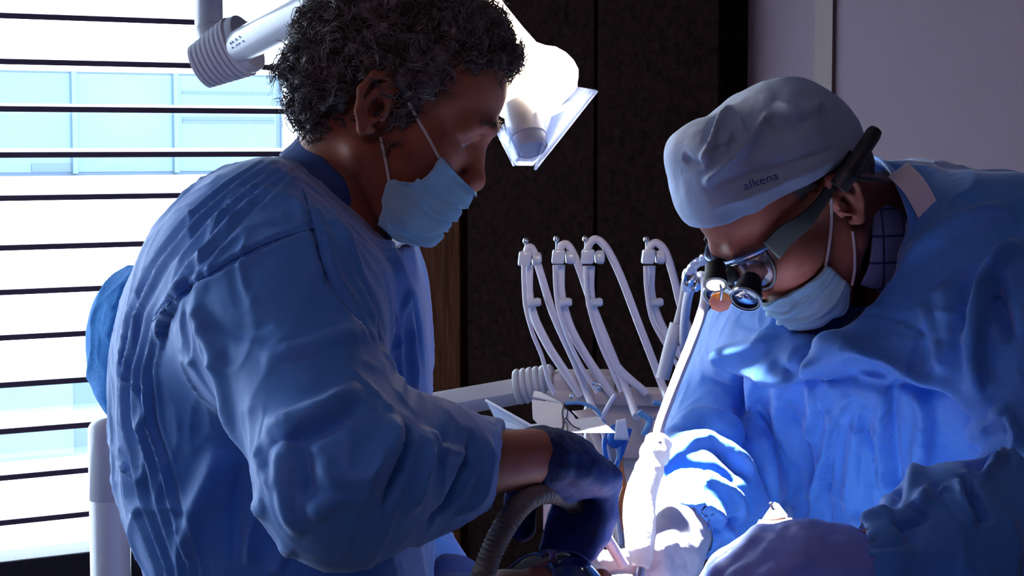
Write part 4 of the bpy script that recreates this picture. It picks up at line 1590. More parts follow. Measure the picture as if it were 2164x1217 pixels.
# folded-out fastening tab at the nape
ta, tb_ = P(1898, 358, 2.00), P(1962, 445, 1.985)
tw = nrm(np.cross(tb_ - ta, ray(1930, 400))) * .0125
mb = MB()
mid_ = (ta + tb_) / 2 + np.array([0, -.006, .004])
loc3 = catmull([ta, mid_, tb_], 5)
vs2 = []
for p in loc3:
    vs2 += [p - tw, p + tw, p + tw + np.array([0, .003, 0]), p - tw + np.array([0, .003, 0])]
fs2 = []
for i in range(len(loc3) - 1):
    a = i * 4
    for k in range(4):
        fs2.append((a + k, a + (k + 1) % 4, a + 4 + (k + 1) % 4, a + 4 + k))
fs2 += [(0, 1, 2, 3), tuple(len(vs2) - 4 + k for k in (3, 2, 1, 0))]
mb.add(vs2, fs2)
o = mb.build('collar_tab', mat('tab_cloth', (.78, .76, .82), .8), rm); o['label'] = 'pale fastening tab on the gown collar'
nk2 = [P(x, y, Y) for x, y, Y in ((1905, 565, 1.975), (1930, 480, 1.985), (1905, 395, 2.01), (1880, 352, 2.06), (1850, 335, 2.12), (1810, 340, 2.2))]
grid_surface('gown_collar', [np.array(nk2) + np.array([.016, .008, -.022]), np.array(nk2) + np.array([.006, .0, -.004]), np.array(nk2) + np.array([-.004, 0, .004])], MT['gown'], rm, 5, 4, .004)

# --- short hair below the cap
def rhair(V):
    q = (V - RO) @ RR / RS
    keep = (q[:, 2] < .075) & (q[:, 2] > -.045) & (q[:, 0] < .028) & ((q[:, 0] < -.036) | (q[:, 2] > .036))
    return ~keep

hr = SDF(RO, RR, RS)
hr.ell((-.012, 0, .048), (.1025, .0805, .089), k=.01)
hr.cone((-.070, 0, -.005), (-.060, 0, -.035), .035, .028, k=.03)
base_r, VHR, QHR = sdf_obj('hair', hr, .004, MT['hair_short'], rm, smooth=1, drop=rhair, post=wrinkle(.002, 120, 2))

# --- cap: tall soft crown with a band
cp = SDF(RO, RR, RS)
cp.ell((-.014, 0, .048), (.104, .086, .087), k=.01)
cp.ell((.034, 0, .112), (.046, .062, .052), k=.04)
cp.ell((-.028, 0, .082), (.070, .076, .054), k=.03)
cp.ell((.058, 0, .088), (.046, .064, .048), k=.03)
cp.ell((.048, 0, .140), (.024, .046, .024), k=.02)
# cut along the brim: low on the forehead, rising over the ear, down at the nape
bn = nrm(np.array([.34, 0, -1.0]))
cp.half(cp.w((.0, 0, .046)), RR @ bn, k=.004)


def cap_post(V, N):
    d = .0020 * (vnoise(V * 26, 1) + .4 * vnoise(V * 70, 2))
    return V + N * d[:, None]


C_FOLDS = [
    ([(1538, 222), (1515, 262), (1498, 310), (1485, 352)], .008, .007, 'ridge'),
    ([(1530, 228), (1505, 270), (1490, 320)], -.006, .006, 'ridge'),
    ([(1625, 235), (1600, 280), (1560, 325), (1510, 372), (1490, 395)], .008, .007, 'ridge'),
    ([(1560, 245), (1572, 285), (1578, 300)], .005, .006, 'ridge'),
    ([(1540, 275), (1536, 300), (1530, 325)], .005, .006, 'ridge'),
    ([(1480, 322), (1520, 315), (1550, 305)], -.004, .005, 'ridge'),
    ([(1640, 215), (1690, 240), (1720, 230), (1740, 215)], .005, .009, 'ridge'),
    ([(1625, 250), (1665, 265), (1690, 258), (1725, 235)], -.005, .010, 'ridge'),
    ([(1440, 330), (1465, 345), (1490, 345)], -.004, .006, 'ridge'),
    ([(1490, 445), (1580, 415), (1680, 375), (1770, 335)], .0035, .007, 'ridge'),
    ([(1485, 400), (1570, 372), (1660, 345), (1765, 315)], -.003, .006, 'ridge'),
]
cap, VC, QC = sdf_obj('surgical_cap', cp, .0032, MT['cap'], rm, smooth=1, folds=C_FOLDS, gain=1.5, post=cap_post)
bvh_c = BVHTree.FromPolygons([tuple(v) for v in VC], [tuple(q) for q in QC])


def text_on(body, bvh, p0, p1, h_px, m, parent, name, label=None):
    """flat printed lettering laid on a surface between two pixels"""
    cu = bpy.data.curves.new(name, 'FONT'); cu.body = body; cu.size = 1.0; cu.align_x = 'LEFT'
    tmp = bpy.data.objects.new('tmp_text', cu); COL.objects.link(tmp)
    dg = bpy.context.evaluated_depsgraph_get()
    me = bpy.data.meshes.new_from_object(tmp.evaluated_get(dg))
    bpy.data.objects.remove(tmp)
    bm = bmesh.new(); bm.from_mesh(me)
    bmesh.ops.triangulate(bm, faces=bm.faces)
    bmesh.ops.subdivide_edges(bm, edges=[e for e in bm.edges if e.calc_length() > .15], cuts=2, use_grid_fill=False)
    co = np.array([v.co[:] for v in bm.verts]); x0, x1 = co[:, 0].min(), co[:, 0].max()
    a, b = np.array(p0, float), np.array(p1, float)
    d = b - a; nrm2 = np.array([d[1], -d[0]]) / np.linalg.norm(d)
    bad = []
    for v in bm.verts:
        px = a + d * (v.co.x - x0) / (x1 - x0) + nrm2 * v.co.y * h_px
        loc, nn, i, _ = bvh.ray_cast(Vector((0, 0, CAM_Z)), Vector(ray(*px)).normalized())
        if loc is None:
            bad.append(v)
        else:
            v.co = loc + nn * .0008
    bmesh.ops.delete(bm, geom=bad, context='VERTS')
    bm.to_mesh(me); bm.free()
    me.materials.clear()
    o = link(name, me, parent, m, smooth=False)
    if label:
        o['label'] = label
    return o


text_on('alkena', bvh_c, (1574, 402), (1646, 378), 26, MT['ink'], cap, 'printed_lettering', 'small dark blue lettering printed on the cap band')

# --- mask
near = [
    [(1740, 558), (1702, 590), (1660, 622), (1612, 640)],
    [(1757, 566), (1720, 606), (1676, 640), (1622, 655)],
    [(1772, 580), (1740, 624), (1694, 660), (1634, 668)],
    [(1786, 594), (1758, 642), (1712, 678), (1650, 682)],
    [(1800, 608), (1776, 660), (1730, 690), (1672, 694)],
]
mask_r, _ = grid_surface('face_mask', mask_grid(RO, RR, near, 1, (.060, .046, .026, 0.0)), MT['mask'], rm, 8, 9, .0012, fn=fit_mask(rk, n=3, amp=.004))
loop('ear_loop', [(1741, 560), (1747, 520), (1753, 470), (1757, 418)], mask_r, bvh_r)
loop('ear_loop', [(1796, 602), (1802, 570), (1804, 530), (1800, 490)], mask_r, bvh_r)

# --- magnifying loupes
lp = thing('surgical_loupes', RO + RR @ np.array([.10, 0, .02]), 'black-framed magnifying loupes with two barrels and a small lamp worn below the cap', 'glasses')
hw = lambda x, y, z: RO + RR @ (np.array([x, y, z]) * RS)
mb = MB()
brow = [hw(.060, -.074, .030), hw(.088, -.060, .034), hw(.108, -.034, .037), hw(.112, 0, .034), hw(.108, .034, .037), hw(.088, .060, .034), hw(.060, .074, .030)]
mb.tube(catmull(brow, 6), .0026, 8)
mb.build('brow_bar', mat('frame_blue_reflection', (.05, .10, .22), .25, metal=.6), lp)  # blue reflection on the dark frame painted as its colour
for y in (-1, 1):
    lowr = [hw(.088, y * .060, .034), hw(.096, y * .062, .010), hw(.106, y * .042, -.008), hw(.114, y * .018, .0), hw(.112, y * .006, .026)]
    MB().tube(catmull(lowr, 5), .0018, 8).build('rim', MT['black'], lp)
    G = [[hw(.088, y * .059, .033), hw(.108, y * .034, .036), hw(.112, y * .006, .031)],
         [hw(.094, y * .060, .014), hw(.113, y * .034, .012), hw(.114, y * .010, .012)],
         [hw(.098, y * .055, .0), hw(.108, y * .038, -.007), hw(.114, y * .018, .0)]]
    grid_surface('lens', G, MT['lens_clear'], lp, 4, 4, .0012)
    tm = [hw(.086, y * .064, .028), hw(.064, y * .073, .030), hw(.040, y * .080, .026), hw(.010, y * .083, .026), hw(-.030, y * .085, .030), hw(-.052, y * .084, .032)]
    tp = catmull(tm, 6)
    m2 = MB()
    ht = np.interp(np.linspace(0, 1, len(tp)), [0, .25, .55, 1], [.0125, .0115, .0065, .0055])
    vv, ff = [], []
    for p, h_ in zip(tp, ht):
        for sy, sz in ((-1, -1), (1, -1), (1, 1), (-1, 1)):
            vv.append(p + RR[:, 1] * .0022 * sy + RR[:, 2] * h_ * sz)
    for i in range(len(tp) - 1):
        for k in range(4):
            ff.append((i * 4 + k, i * 4 + (k + 1) % 4, i * 4 + 4 + (k + 1) % 4, i * 4 + 4 + k))
    ff += [(3, 2, 1, 0), tuple(len(vv) - 4 + k for k in range(4))]
    m2.add(vv, ff).build('temple', MT['black'], lp, smooth=True, bevel=.001)
    # barrel: stepped telescope looking forward and down
    ax = nrm(nrm(RR @ np.array([.90, -y * .10, -.30])) + np.array([0, -.75, 0]))
    b0 = hw(.110, y * .031, .010)
    br = MB().lathe(b0, ax, [(0, .0095), (.004, .0115), (.010, .0115), (.011, .0135), (.020, .0145), (.021, .0160), (.029, .0170), (.0305, .0162), (.0305, .0140), (.027, .0136)], 24).build('barrel', MT['black'], lp)
    MB().lathe(b0 + ax * .0275, ax, [(0, .0136), (.0012, .0090), (.0018, .001)], 20).build('objective_lens', MT['lens_dark'], br)
    MB().lathe(b0 + ax * .0285, ax, [(0, .0170), (0, .0176), (.003, .0176), (.003, .0166)], 24, caps=False).build('ring', MT['steel'], br)
# retaining cord tube behind the ear, sticking up past the cap
MB().tube(catmull([P(1772, 396, 1.935), P(1798, 358, 1.935), P(1825, 315, 1.94), P(1850, 276, 1.95)], 5), [.0105] * 5 + [.0085] * 10 + [.0075], 12).build('cord_sleeve', MT['rubber_dark'], lp)
MB().tube(catmull([P(1790, 372, 1.93), P(1815, 376, 1.935), P(1850, 378, 1.955), P(1878, 381, 1.985)], 5), .0028, 8).build('cord', MT['rubber_dark'], lp)
# central bracket with head lamp and flip-down amber filter
MB().obox(hw(.118, 0, .022), RR[:, 0] * .008, RR[:, 1] * .012, RR[:, 2] * .008).build('bracket', MT['black'], lp, bevel=.002)
MB().tube([hw(.116, -.026, .014), hw(.116, .026, .014)], .003, 8).build('hinge_bar', MT['steel'], lp)
lx = nrm(nrm(RR @ np.array([.80, 0, -.60])) + np.array([0, -.9, -.1]))
hl0 = P(1512, 592, 1.90)
hl = MB().lathe(hl0 - lx * .020, lx, [(0, .006), (.002, .0105), (.014, .0112), (.020, .0125), (.026, .0125), (.0265, .011)], 20).build('lamp_housing', MT['black'], lp)
MB().lathe(hl0 + lx * .0055, lx, [(0, .0110), (.0018, .0075), (.0022, .001)], 18).build('lamp_lens', emit('loupe_lamp_glow', (1.0, .93, .86), 9.0), hl)
MB().tube(catmull([hw(.120, -.004, .020), hw(.128, -.016, .018), hl0 - lx * .018], 5), .003, 8).build('lamp_arm', MT['black'], lp)
fc = P(1522, 637, 1.905)
fx = nrm(np.cross(lx, RR[:, 1]))
MB().lathe(fc, nrm(-ray(1522, 637) * .5 + lx * .6), [(0, .0115), (.002, .0115)], 8).build('amber_filter', MT['amber'], lp)
MB().tube([hl0 + RR[:, 1] * .008, (hl0 + fc) / 2 + RR[:, 1] * .008, fc], .0015, 6).build('filter_arm', MT['steel'], lp)
# ============================================================ operating light
ol = thing('operating_light', P(441, -300, 2.75), 'white operating light on a jointed arm, its glowing head behind the curly-haired man', 'lamp')
pc = P(441, 40, 2.75)
px_r = .0205
MB().tube(catmull([pc + np.array([0, 0, ROOM_Z - .01 - pc[2]]), pc + np.array([0, 0, .5]), P(441, 20, 2.75), P(441, 62, 2.745), P(449, 92, 2.735), P(466, 112, 2.72)], 8), px_r, 20).build('pole', MT['white_plastic'], ol)
MB().lathe(pc + np.array([0, 0, ROOM_Z - .012 - pc[2]]), (0, 0, -1), [(0, .07), (.02, .07), (.05, .03), (.05, .0)], 24).build('ceiling_plate', MT['white_plastic'], ol)
A0, A1 = P(480, 112, 2.715), P(905, -112, 2.28)
ad = nrm(A1 - A0)
prof = [(-.062, .020)]
for i in range(8):
    t = -.058 + i * .0088
    r = .031 + .0016 * i
    prof += [(t, r), (t + .0016, r + .0034), (t + .0054, r + .0034), (t + .0070, r)]
prof += [(.016, .044), (.024, .042), (.026, .030)]
col_ax = nrm(P(905, -112, 2.62) - A0)
col = MB().lathe(A0 + col_ax * .012, col_ax, prof, 32).build('joint_collar', MT['white_plastic'], ol)
arm = MB().lathe(A0 + ad * .02, ad, [(0, .020), (.004, .0235), (.06, .0240), (np.linalg.norm(A1 - A0) - .03, .0235), (np.linalg.norm(A1 - A0), .018)], 24).build('arm', MT['white_plastic'], ol)
# small printed type mark on the arm beside the collar
bm_arm = BVHTree.FromPolygons([v.co[:] for v in arm.data.vertices], [p.vertices[:] for p in arm.data.polygons])
for k, (a, b, hpx) in enumerate((((489, 95), (510, 80), 9), ((492, 103), (517, 88), 6))):
    text_on('II:I.I' if k == 0 else 'I.II:I', bm_arm, a, b, hpx, MT['ink'], arm, 'type_mark', 'small blurred type mark printed on the arm')
MB().tube(catmull([A1 - ad * .02, A1 + ad * .03 + np.array([0, 0, .004]), P(985, -90, 2.17), P(1032, -8, 2.12)], 8), .016, 16).build('drop_arm', MT['white_plastic'], ol)
# glowing head: bell with a bright diffuser
HY = 2.12
h0, h1 = P(1030, -10, HY), P(1152, 226, HY - .03)
hd = nrm(h1 - h0)
k = HY / FPX
bell = [(0, 18), (40, 24), (100, 36), (140, 46), (158, 62), (171, 79), (190, 91), (210, 97), (230, 97), (244, 90)]
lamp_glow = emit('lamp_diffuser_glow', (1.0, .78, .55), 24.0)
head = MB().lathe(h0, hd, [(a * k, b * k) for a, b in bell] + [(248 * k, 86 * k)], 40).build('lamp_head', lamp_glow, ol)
MB().lathe(h0 + hd * 249 * k, hd, [(0, 86 * k), (10 * k, 80 * k), (24 * k, 45 * k), (27 * k, 4 * k)], 32).build('front_glass', emit('lamp_front_glow', (1.0, .84, .68), 40.0), head)
# handle
g0, g1 = P(1103, 240, 2.06), P(1124, 326, 2.045)
gd = nrm(g1 - g0 + np.array([0, -.012, 0]))
GL = float(np.linalg.norm(g1 - g0))
hn = MB().lathe(g0, gd, [(-.01, .019), (.012, .0205), (GL * .55, .0195), (GL * .56, .0208), (GL * .66, .0208), (GL * .67, .0195), (GL * .93, .0192), (GL, .0165)], 28).build('handle', MT['white_plastic'], ol)
# clear splash shield: a left and a right wing and the web between
def sheet(name, pts, m, parent, thick=.002):
    return grid_surface(name, [[pts[0], (pts[0] + pts[1]) / 2, pts[1]], [(pts[0] + pts[3]) / 2, sum(pts) / 4, (pts[1] + pts[2]) / 2], [pts[3], (pts[3] + pts[2]) / 2, pts[2]]], m, parent, 3, 3, thick)[0]

sheet('shield_wing', [P(1188, 178, 1.990), P(1260, 190, 2.130), P(1128, 357, 2.120), P(1146, 306, 1.990)], MT['shield'], ol, .003)
sheet('shield_wing', [P(1062, 262, 2.000), P(1050, 284, 2.120), P(1084, 352, 2.110), P(1100, 330, 2.000)], MT['shield'], ol, .003)
sheet('shield_web', [P(1052, 284, 2.122), P(1258, 190, 2.132), P(1126, 350, 2.122), P(1086, 350, 2.115)], MT['shield'], ol, .002)
MB().obox(P(1141, 228, 2.042), nrm(P(1150, 218, 2.030) - P(1130, 240, 2.030)) * .016, nrm(np.array([0, 1, 0])) * .004, np.array([.001, 0, .0012])).build('vent_slot', MT['black'], ol)
# its beam
sp = bpy.data.lights.new('operating_light_beam', 'SPOT')
sp.energy = 1350.0
sp.color = (.96, .97, 1.0)
sp.spot_size = math.radians(36)
sp.spot_blend = .45
sp.shadow_soft_size = .035
spo = bpy.data.objects.new('operating_light_beam', sp); COL.objects.link(spo)
spp = h0 + hd * 300 * k + np.array([.03, -.01, -.01])
spo.location = spp
spo.rotation_euler = (Vector(P(1500, 1215, 1.90)) - Vector(spp)).to_track_quat('-Z', 'Y').to_euler()

# ============================================================ white post behind the left man
pb = P(229, 905, 2.80)
po = thing('equipment_post', pb * np.array([1, 1, 0]), 'white round-topped equipment post standing between the blind and the gowned man', 'post')
r_ = .0300
sz = P(229, 1030, 2.80)[2]
MB().lathe((pb[0], pb[1], .02), (0, 0, 1), [(0, r_), (sz - .022, r_), (sz - .0205, r_ - .001)], 32).build('shaft', MT['white_plastic'], po)
MB().lathe((pb[0], pb[1], sz - .0195 + .02 - .0195), (0, 0, 1), [(0, r_ - .001), (.0012, r_)] + [(P(229, 912, 2.8)[2] - sz + .02 + r_ * .75 * math.sin(a), r_ * math.cos(a) + .0005) for a in np.linspace(0, 1.55, 10)], 32).build('cap', MT['white_plastic'], po)
MB().lathe((pb[0], pb[1], 0), (0, 0, 1), [(0, .14), (.012, .14), (.02, .12), (.03, .04)], 32).build('foot', MT['white_plastic'], po)

# ============================================================ delivery unit
UY = 2.55
du = thing('delivery_unit', P(1300, 1217, UY) * np.array([1, 1, 0]), 'white dental delivery unit carrying a row of looped instrument hoses', 'dental unit')
b0, b1 = P(650, 905, 2.66), P(1098, 826, 2.56)
MB().tube([b0, b0 * .5 + b1 * .5, b1], [.0215, .0215, .0205], 4).build('support_arm', MT['unit_grey'], du, bevel=.006)
mbx = MB().lathe((b0[0], b0[1], 0), (0, 0, 1), [(0, .16), (.03, .15), (.05, .035), (b0[2] + .03, .035), (b0[2] + .045, .02)], 28)
mbx.build('column', MT['unit_grey'], du)
c0, c1 = P(1090, 818, 2.555), P(1172, 806, 2.545)
cd = nrm(c1 - c0); CL = np.linalg.norm(c1 - c0)
prof = [(0, .018)]
for i in range(6):
    t = CL * i / 6
    prof += [(t, .0225), (t + CL / 18, .0245), (t + CL / 9, .0245), (t + CL / 6.5, .0215)]
MB().lathe(c0, cd, prof + [(CL, .016)], 28).build('bellows', MT['unit_grey'], du)
MB().obox(P(1232, 812, 2.55), np.array([.042, 0, 0]), np.array([0, .03, 0]), np.array([0, 0, .018])).build('joint_block', MT['unit_pink'], du, bevel=.008)
MB().lathe(P(1262, 818, 2.515), (0, -1, 0), [(0, .006), (.004, .006), (.005, .004)], 12).build('screw', MT['chrome'], du)
# rail the hoses plug into
MB().obox(P(1370, 838, 2.53), np.array([.135, -.02, 0]), np.array([.003, .030, 0]), np.array([0, 0, .0095])).build('rail', MT['unit_pink'], du, bevel=.004)
MB().obox(P(1392, 905, 2.545), np.array([.100, -.015, 0]), np.array([.003, .034, 0]), np.array([0, 0, .040])).build('housing', MT['unit_pink'], du, bevel=.012)
MB().obox(P(1410, 1060, 2.56), np.array([.075, -.01, 0]), np.array([.003, .030, 0]), np.array([0, 0, .075])).build('lower_housing', MT['unit_pink'], du, bevel=.012)
# curved side fairing sweeping down towards the hands
fa = [P(1208, 868, 2.46), P(1240, 905, 2.44), P(1268, 975, 2.43), P(1290, 1060, 2.43), P(1302, 1150, 2.44)]
fb = [P(1248, 862, 2.46), P(1288, 915, 2.44), P(1308, 985, 2.43), P(1318, 1060, 2.43), P(1326, 1150, 2.44)]
grid_surface('fairing', [fa, [(a + b) / 2 + np.array([0, -.006, 0]) for a, b in zip(fa, fb)], fb], MT['unit_pink'], du, 5, 4, .004)
MB().tube([P(1322, 1180, 2.56), P(1322, 1180, 2.56) * np.array([1, 1, 0]) + np.array([0, 0, .02])], .03, 16).build('stand_tube', MT['unit_grey'], du)

# hose whips
def hose(name, pix, r, m, parent, Y=None, seg=10):
    pts = [P(p[0], p[1], p[2] if len(p) > 2 else Y) for p in pix]
    return MB().tube(catmull(pts, 8), r, seg).build(name, m, parent)

def whip(pin, block, rod, back, front, Y0, clip):
    pnt = P(block[0], block[1], Y0)
    w = hose('whip_hose', front, .0052, MT['hose'], du, Y0)
    hose('back_hose', back, .0058, MT['hose'], w, Y0 + .012)
    hose('spring_rod', rod, .0028, MT['hose'], w, Y0 - .012)
    MB().obox(pnt, np.array([.0085, 0, 0]), np.array([0, .010, 0]), np.array([.001, 0, .0095])).build('holder_block', MT['white_plastic'], w, bevel=.003)
    MB().lathe(pnt + np.array([.010, 0, -.001]), (1, .1, 0), [(0, .0075), (.004, .0092), (.010, .0092), (.012, .006)], 14).build('holder_nut', MT['white_plastic'], w)
    pp = P(pin[0], pin[1], Y0)
    MB().tube([pp, pp - np.array([0, 0, .018])], .0013, 8).ball(pp, .0042, 10, 6).build('pin', MT['steel'], w)
    cc = P(clip[0], clip[1], Y0)
    MB().lathe(cc - np.array([.009, 0, .003]), (1, 0, .12), [(0, .0045), (.002, .0066), (.007, .0066), (.010, .005), (.018, .0062), (.022, .004)], 12).build('clip', MT['white_plastic'], w)

whip((1111, 509), (1109, 546), [(1106, 560), (1107, 600), (1111, 650), (1126, 705), (1145, 752), (1158, 800), (1172, 832)],
     [(1118, 560), (1118, 620), (1130, 672), (1158, 730), (1190, 780), (1228, 836)],
     [(1112, 540), (1116, 524), (1126, 528), (1140, 570), (1170, 665), (1215, 765), (1246, 845), (1275, 912, 2.42)], 2.50, (1123, 637))
whip((1176, 505), (1180, 542), [(1172, 560), (1174, 610), (1182, 660), (1205, 725), (1232, 780), (1262, 830)],
     [(1185, 560), (1186, 620), (1205, 690), (1240, 755), (1296, 838)],
     [(1182, 534), (1188, 518), (1202, 520), (1222, 560), (1250, 640), (1288, 735), (1325, 825), (1345, 880, 2.42)], 2.49, (1188, 637))
whip((1237, 505), (1242, 542), [(1237, 562), (1240, 620), (1250, 670), (1270, 730), (1292, 780), (1312, 828)],
     [(1248, 562), (1248, 620), (1262, 690), (1300, 770), (1366, 832)],
     [(1240, 532), (1248, 512), (1262, 506), (1282, 525), (1310, 580), (1350, 685), (1400, 815), (1412, 850, 2.42)], 2.48, (1253, 637))
whip((1366, 506), (1370, 542), [(1364, 562), (1366, 610), (1376, 670), (1398, 715), (1420, 750), (1445, 800)],
     [(1376, 562), (1376, 620), (1394, 680), (1430, 740), (1492, 805)],
     [(1370, 534), (1376, 518), (1390, 514), (1408, 535), (1425, 590), (1440, 650), (1470, 730), (1505, 805), (1515, 835, 2.44)], 2.47, (1381, 637))
# dark syringe standing in its holder beside the fourth hose
sy = hose('syringe', [(1447, 592), (1440, 640), (1428, 690)], .0042, MT['unit_grey'], du, 2.40)
hose('syringe_grip', [(1430, 684), (1415, 740), (1400, 800)], [.0088] * 17, MT['unit_grey'], du, 2.40)

# loose tubes below the rail
tubes = [([(1290, 905), (1278, 935), (1285, 975), (1300, 990), (1318, 940), (1330, 905)], .004, 'blue_plastic'), ([(1300, 915), (1310, 960), (1296, 1005)], .004, 'bib'),
         ([(1320, 930), (1312, 975), (1320, 1040), (1316, 1100)], .003, 'orange'), ([(1322, 1020), (1312, 1060), (1320, 1120)], .003, 'orange'),
         ([(1272, 900), (1290, 985), (1300, 1060), (1312, 1150)], .0032, 'hose'), ([(1268, 890), (1290, 850), (1300, 835)], .003, 'hose'), ([(1350, 870), (1372, 890), (1360, 920)], .004, 'bib'),
         ([(1195, 852), (1230, 852), (1262, 868), (1280, 900)], .0025, 'bib'), ([(1380, 850), (1400, 856), (1402, 880)], .003, 'bib')]
for pix, r, mm in tubes:
    hose('tube', pix, r, MT[mm], du, 2.40, 8)
MB().ball(P(1300, 922, 2.40), (.012, .010, .016), 12, 8).build('coupling', MT['blue_plastic'], du)
sheet('clear_cover', [P(1302, 888, 2.38), P(1322, 884, 2.38), P(1330, 930, 2.38), P(1298, 928, 2.38)], MT['paper'], du, .003)
for x, y in ((1208, 838), (1268, 815), (1372, 880), (1380, 884), (1255, 810)):
    MB().ball(P(x, y, 2.475), .0032, 8, 6).build('knob', MT['chrome'], du)

# ---- tray with instruments and a printed card
tray = thing('instrument_tray', P(1190, 912, 2.070), 'white instrument tray with upright rim in front of the hose rail', 'tray')
td = P(1135, 907, 2.030) - P(1027, 846, 2.130)
q0, q1 = P(1027, 846, 2.130), P(1140, 910, 2.010)
q2, q3 = P(1052, 908, 2.090), P(1048, 912, 2.090)
MB().add([q0, q1, P(1140, 925, 2.010), P(1052, 912, 2.100), P(1048, 890, 2.120)], [(0, 1, 2, 3, 4)]).build('rim_panel', MT['paper'], tray, smooth=False)
sol = tray.children[0].modifiers.new('thick', 'SOLIDIFY'); sol.thickness = .003
MB().tube([q0, q1], .0016, 6).build('rim_edge', MT['paper'], tray)
MB().add([P(1148, 912, 2.030), P(1228, 912, 2.030), P(1292, 1030, 2.030), P(1300, 1120, 2.040), P(1148, 1120, 2.040)], [(0, 1, 2, 3, 4)]).build('front_panel', MT['unit_grey'], tray, smooth=False)
sol = tray.children[-1].modifiers.new('thick', 'SOLIDIFY'); sol.thickness = .004
MB().add([P(1052, 905, 2.150), P(1060, 914, 2.010), P(1300, 914, 2.010), P(1262, 880, 2.150)], [(0, 1, 2, 3)]).build('base', MT['unit_grey'], tray, smooth=False)
sol = tray.children[-1].modifiers.new('thick', 'SOLIDIFY'); sol.thickness = .004
for o in tray.children:
    pass
card = thing('printed_card', P(1180, 912, 2.060), 'bright white card with looping dark lines propped on the tray', 'card')
MB().add([P(1124, 846, 2.100), P(1185, 854, 2.100), P(1212, 880, 2.090), P(1230, 911, 2.065), P(1150, 911, 2.065), P(1126, 885, 2.080)], [(0, 1, 2, 3, 4, 5)]).build('sheet', MT['paper'], card, smooth=False)
card.children[-1].modifiers.new('thick', 'SOLIDIFY').thickness = .0015
sheet('upper_leaf', [P(1128, 828, 2.130), P(1142, 830, 2.130), P(1185, 852, 2.120), P(1125, 840, 2.120)], MT['paper'], card, .0015)
for pix in ([(1192, 852), (1188, 875), (1192, 890), (1186, 911)], [(1192, 862), (1199, 868), (1196, 884), (1190, 886), (1188, 872)], [(1188, 893), (1196, 893), (1199, 905), (1198, 911)], [(1196, 884), (1210, 900), (1226, 908)]):
    pts = [P(x, y, 2.10 - (y - 846) * .00055) + np.array([0, -.004, .001]) for x, y in pix]
    MB().tube(catmull(pts, 5), .0008, 5).build('drawn_line', MT['frame_dark'], card)

# ---- handpiece in the lit hand with its hose, clear barrier sleeve round it
hpt, hpb = P(1396, 922, 1.985), P(1352, 1200, 1.905)
hp = thing('dental_handpiece', hpb, 'brightly lit handpiece in a pale barrier sleeve on a thick grey hose', 'handpiece')
ax = nrm(hpb - hpt); HL = np.linalg.norm(hpb - hpt)
cen = [hpt, hpt * .75 + hpb * .25 + np.array([-.006, 0, 0]), hpt * .5 + hpb * .5 + np.array([-.011, 0, 0]), hpt * .2 + hpb * .8 + np.array([-.004, 0, 0]), hpb]
cc = catmull(cen, 14)
tt = np.linspace(0, 1, len(cc))
rr = np.interp(tt, [0, .03, .10, .22, .40, .62, .85, 1], [.009, .014, .016, .0145, .0165, .0172, .0150, .010]) + .0010 * np.sin(tt * 55) * (tt < .3)
MB().tube(cc, rr, 18).build('barrier_sleeve', MT['bag'], hp)
o = hose('hose', [(1452, 832, 2.45), (1446, 760, 2.42), (1446, 690, 2.36), (1456, 620, 2.28), (1476, 585, 2.2), (1490, 592, 2.12), (1489, 640, 2.08), (1466, 712, 2.04), (1428, 808, 2.01), (1396, 895, 1.99), (1391, 925, 1.985)], .0098 * .5 + .0008, MT['hose'], hp)
for px, py, ro in ((1487, 548, .0055), (1497, 558, .004), (1497, 566, .0035), (1457, 585, .009), (1470, 600, .007), (1462, 570, .006)):
    MB().ball(P(px, py, 2.13), (ro, ro, ro * 1.3), 10, 8).build('swivel_piece', MT['chrome'], hp)
MB().tube(catmull([P(1452, 612, 2.14), P(1452, 585, 2.13), P(1470, 558, 2.12), P(1492, 549, 2.12)], 6), .0055, 10).build('swivel_arm', glassy('clear_bracket', (.8, .85, 1.0), .35, .05, haze=((.7, .75, .95), .4)), hp)
for k, (px, py) in enumerate(((1385, 938), (1392, 935), (1380, 960))):
    MB().obox(P(px, py, 1.966), np.array([.003, 0, .001]), np.array([0, .001, 0]), np.array([0, 0, .0012])).build('marking', MT['unit_grey'], hp)
MB().lathe(hpb - ax * .01, ax, [(0, .006), (.03, .005), (.045, .0035), (.05, .001)], 12).build('nose_cone', MT['steel'], hp)

# ---- suction hose
sh = thing('suction_hose', P(1000, 1230, 1.68), 'ribbed brown-grey suction hose curving up into the navy gloved hand', 'hose')
pth = [P(1215, 1062, 1.82), P(1190, 1046, 1.79), P(1150, 1040, 1.745), P(1105, 1062, 1.71), P(1063, 1118, 1.69), P(1030, 1190, 1.68), P(1008, 1260, 1.68)]
end = pth[-1]
pth += [end + np.array([-.035, -.03, -.12]), end + np.array([-.07, -.06, -.45]), end + np.array([-.06, -.05, -.85]), end + np.array([.02, .0, -1.10]), end + np.array([.12, .16, -1.14])]
fine = catmull(pth, 60)
sl_ = np.concatenate([[0], np.cumsum(np.linalg.norm(np.diff(fine, axis=0), axis=1))])
nn = int(sl_[-1] / .0012)
su = np.linspace(0, sl_[-1], nn)
fine = np.stack([np.interp(su, sl_, fine[:, i]) for i in range(3)], 1)
fine[:, 2] = np.maximum(fine[:, 2], .014)
rr = .0108 + .0007 * np.cos(su * 2 * math.pi / .0042)
MB().tube(fine, rr, 14).build('ribbed_tube', MT['hose_tan'], sh)
MB().tube(catmull([P(1210, 1060, 1.82), P(1250, 1090, 1.86), P(1290, 1150, 1.885), P(1318, 1196, 1.89)], 6), [.0085] * 7 + [.006] * 12, 12).build('suction_tip', MT['white_plastic'], sh)

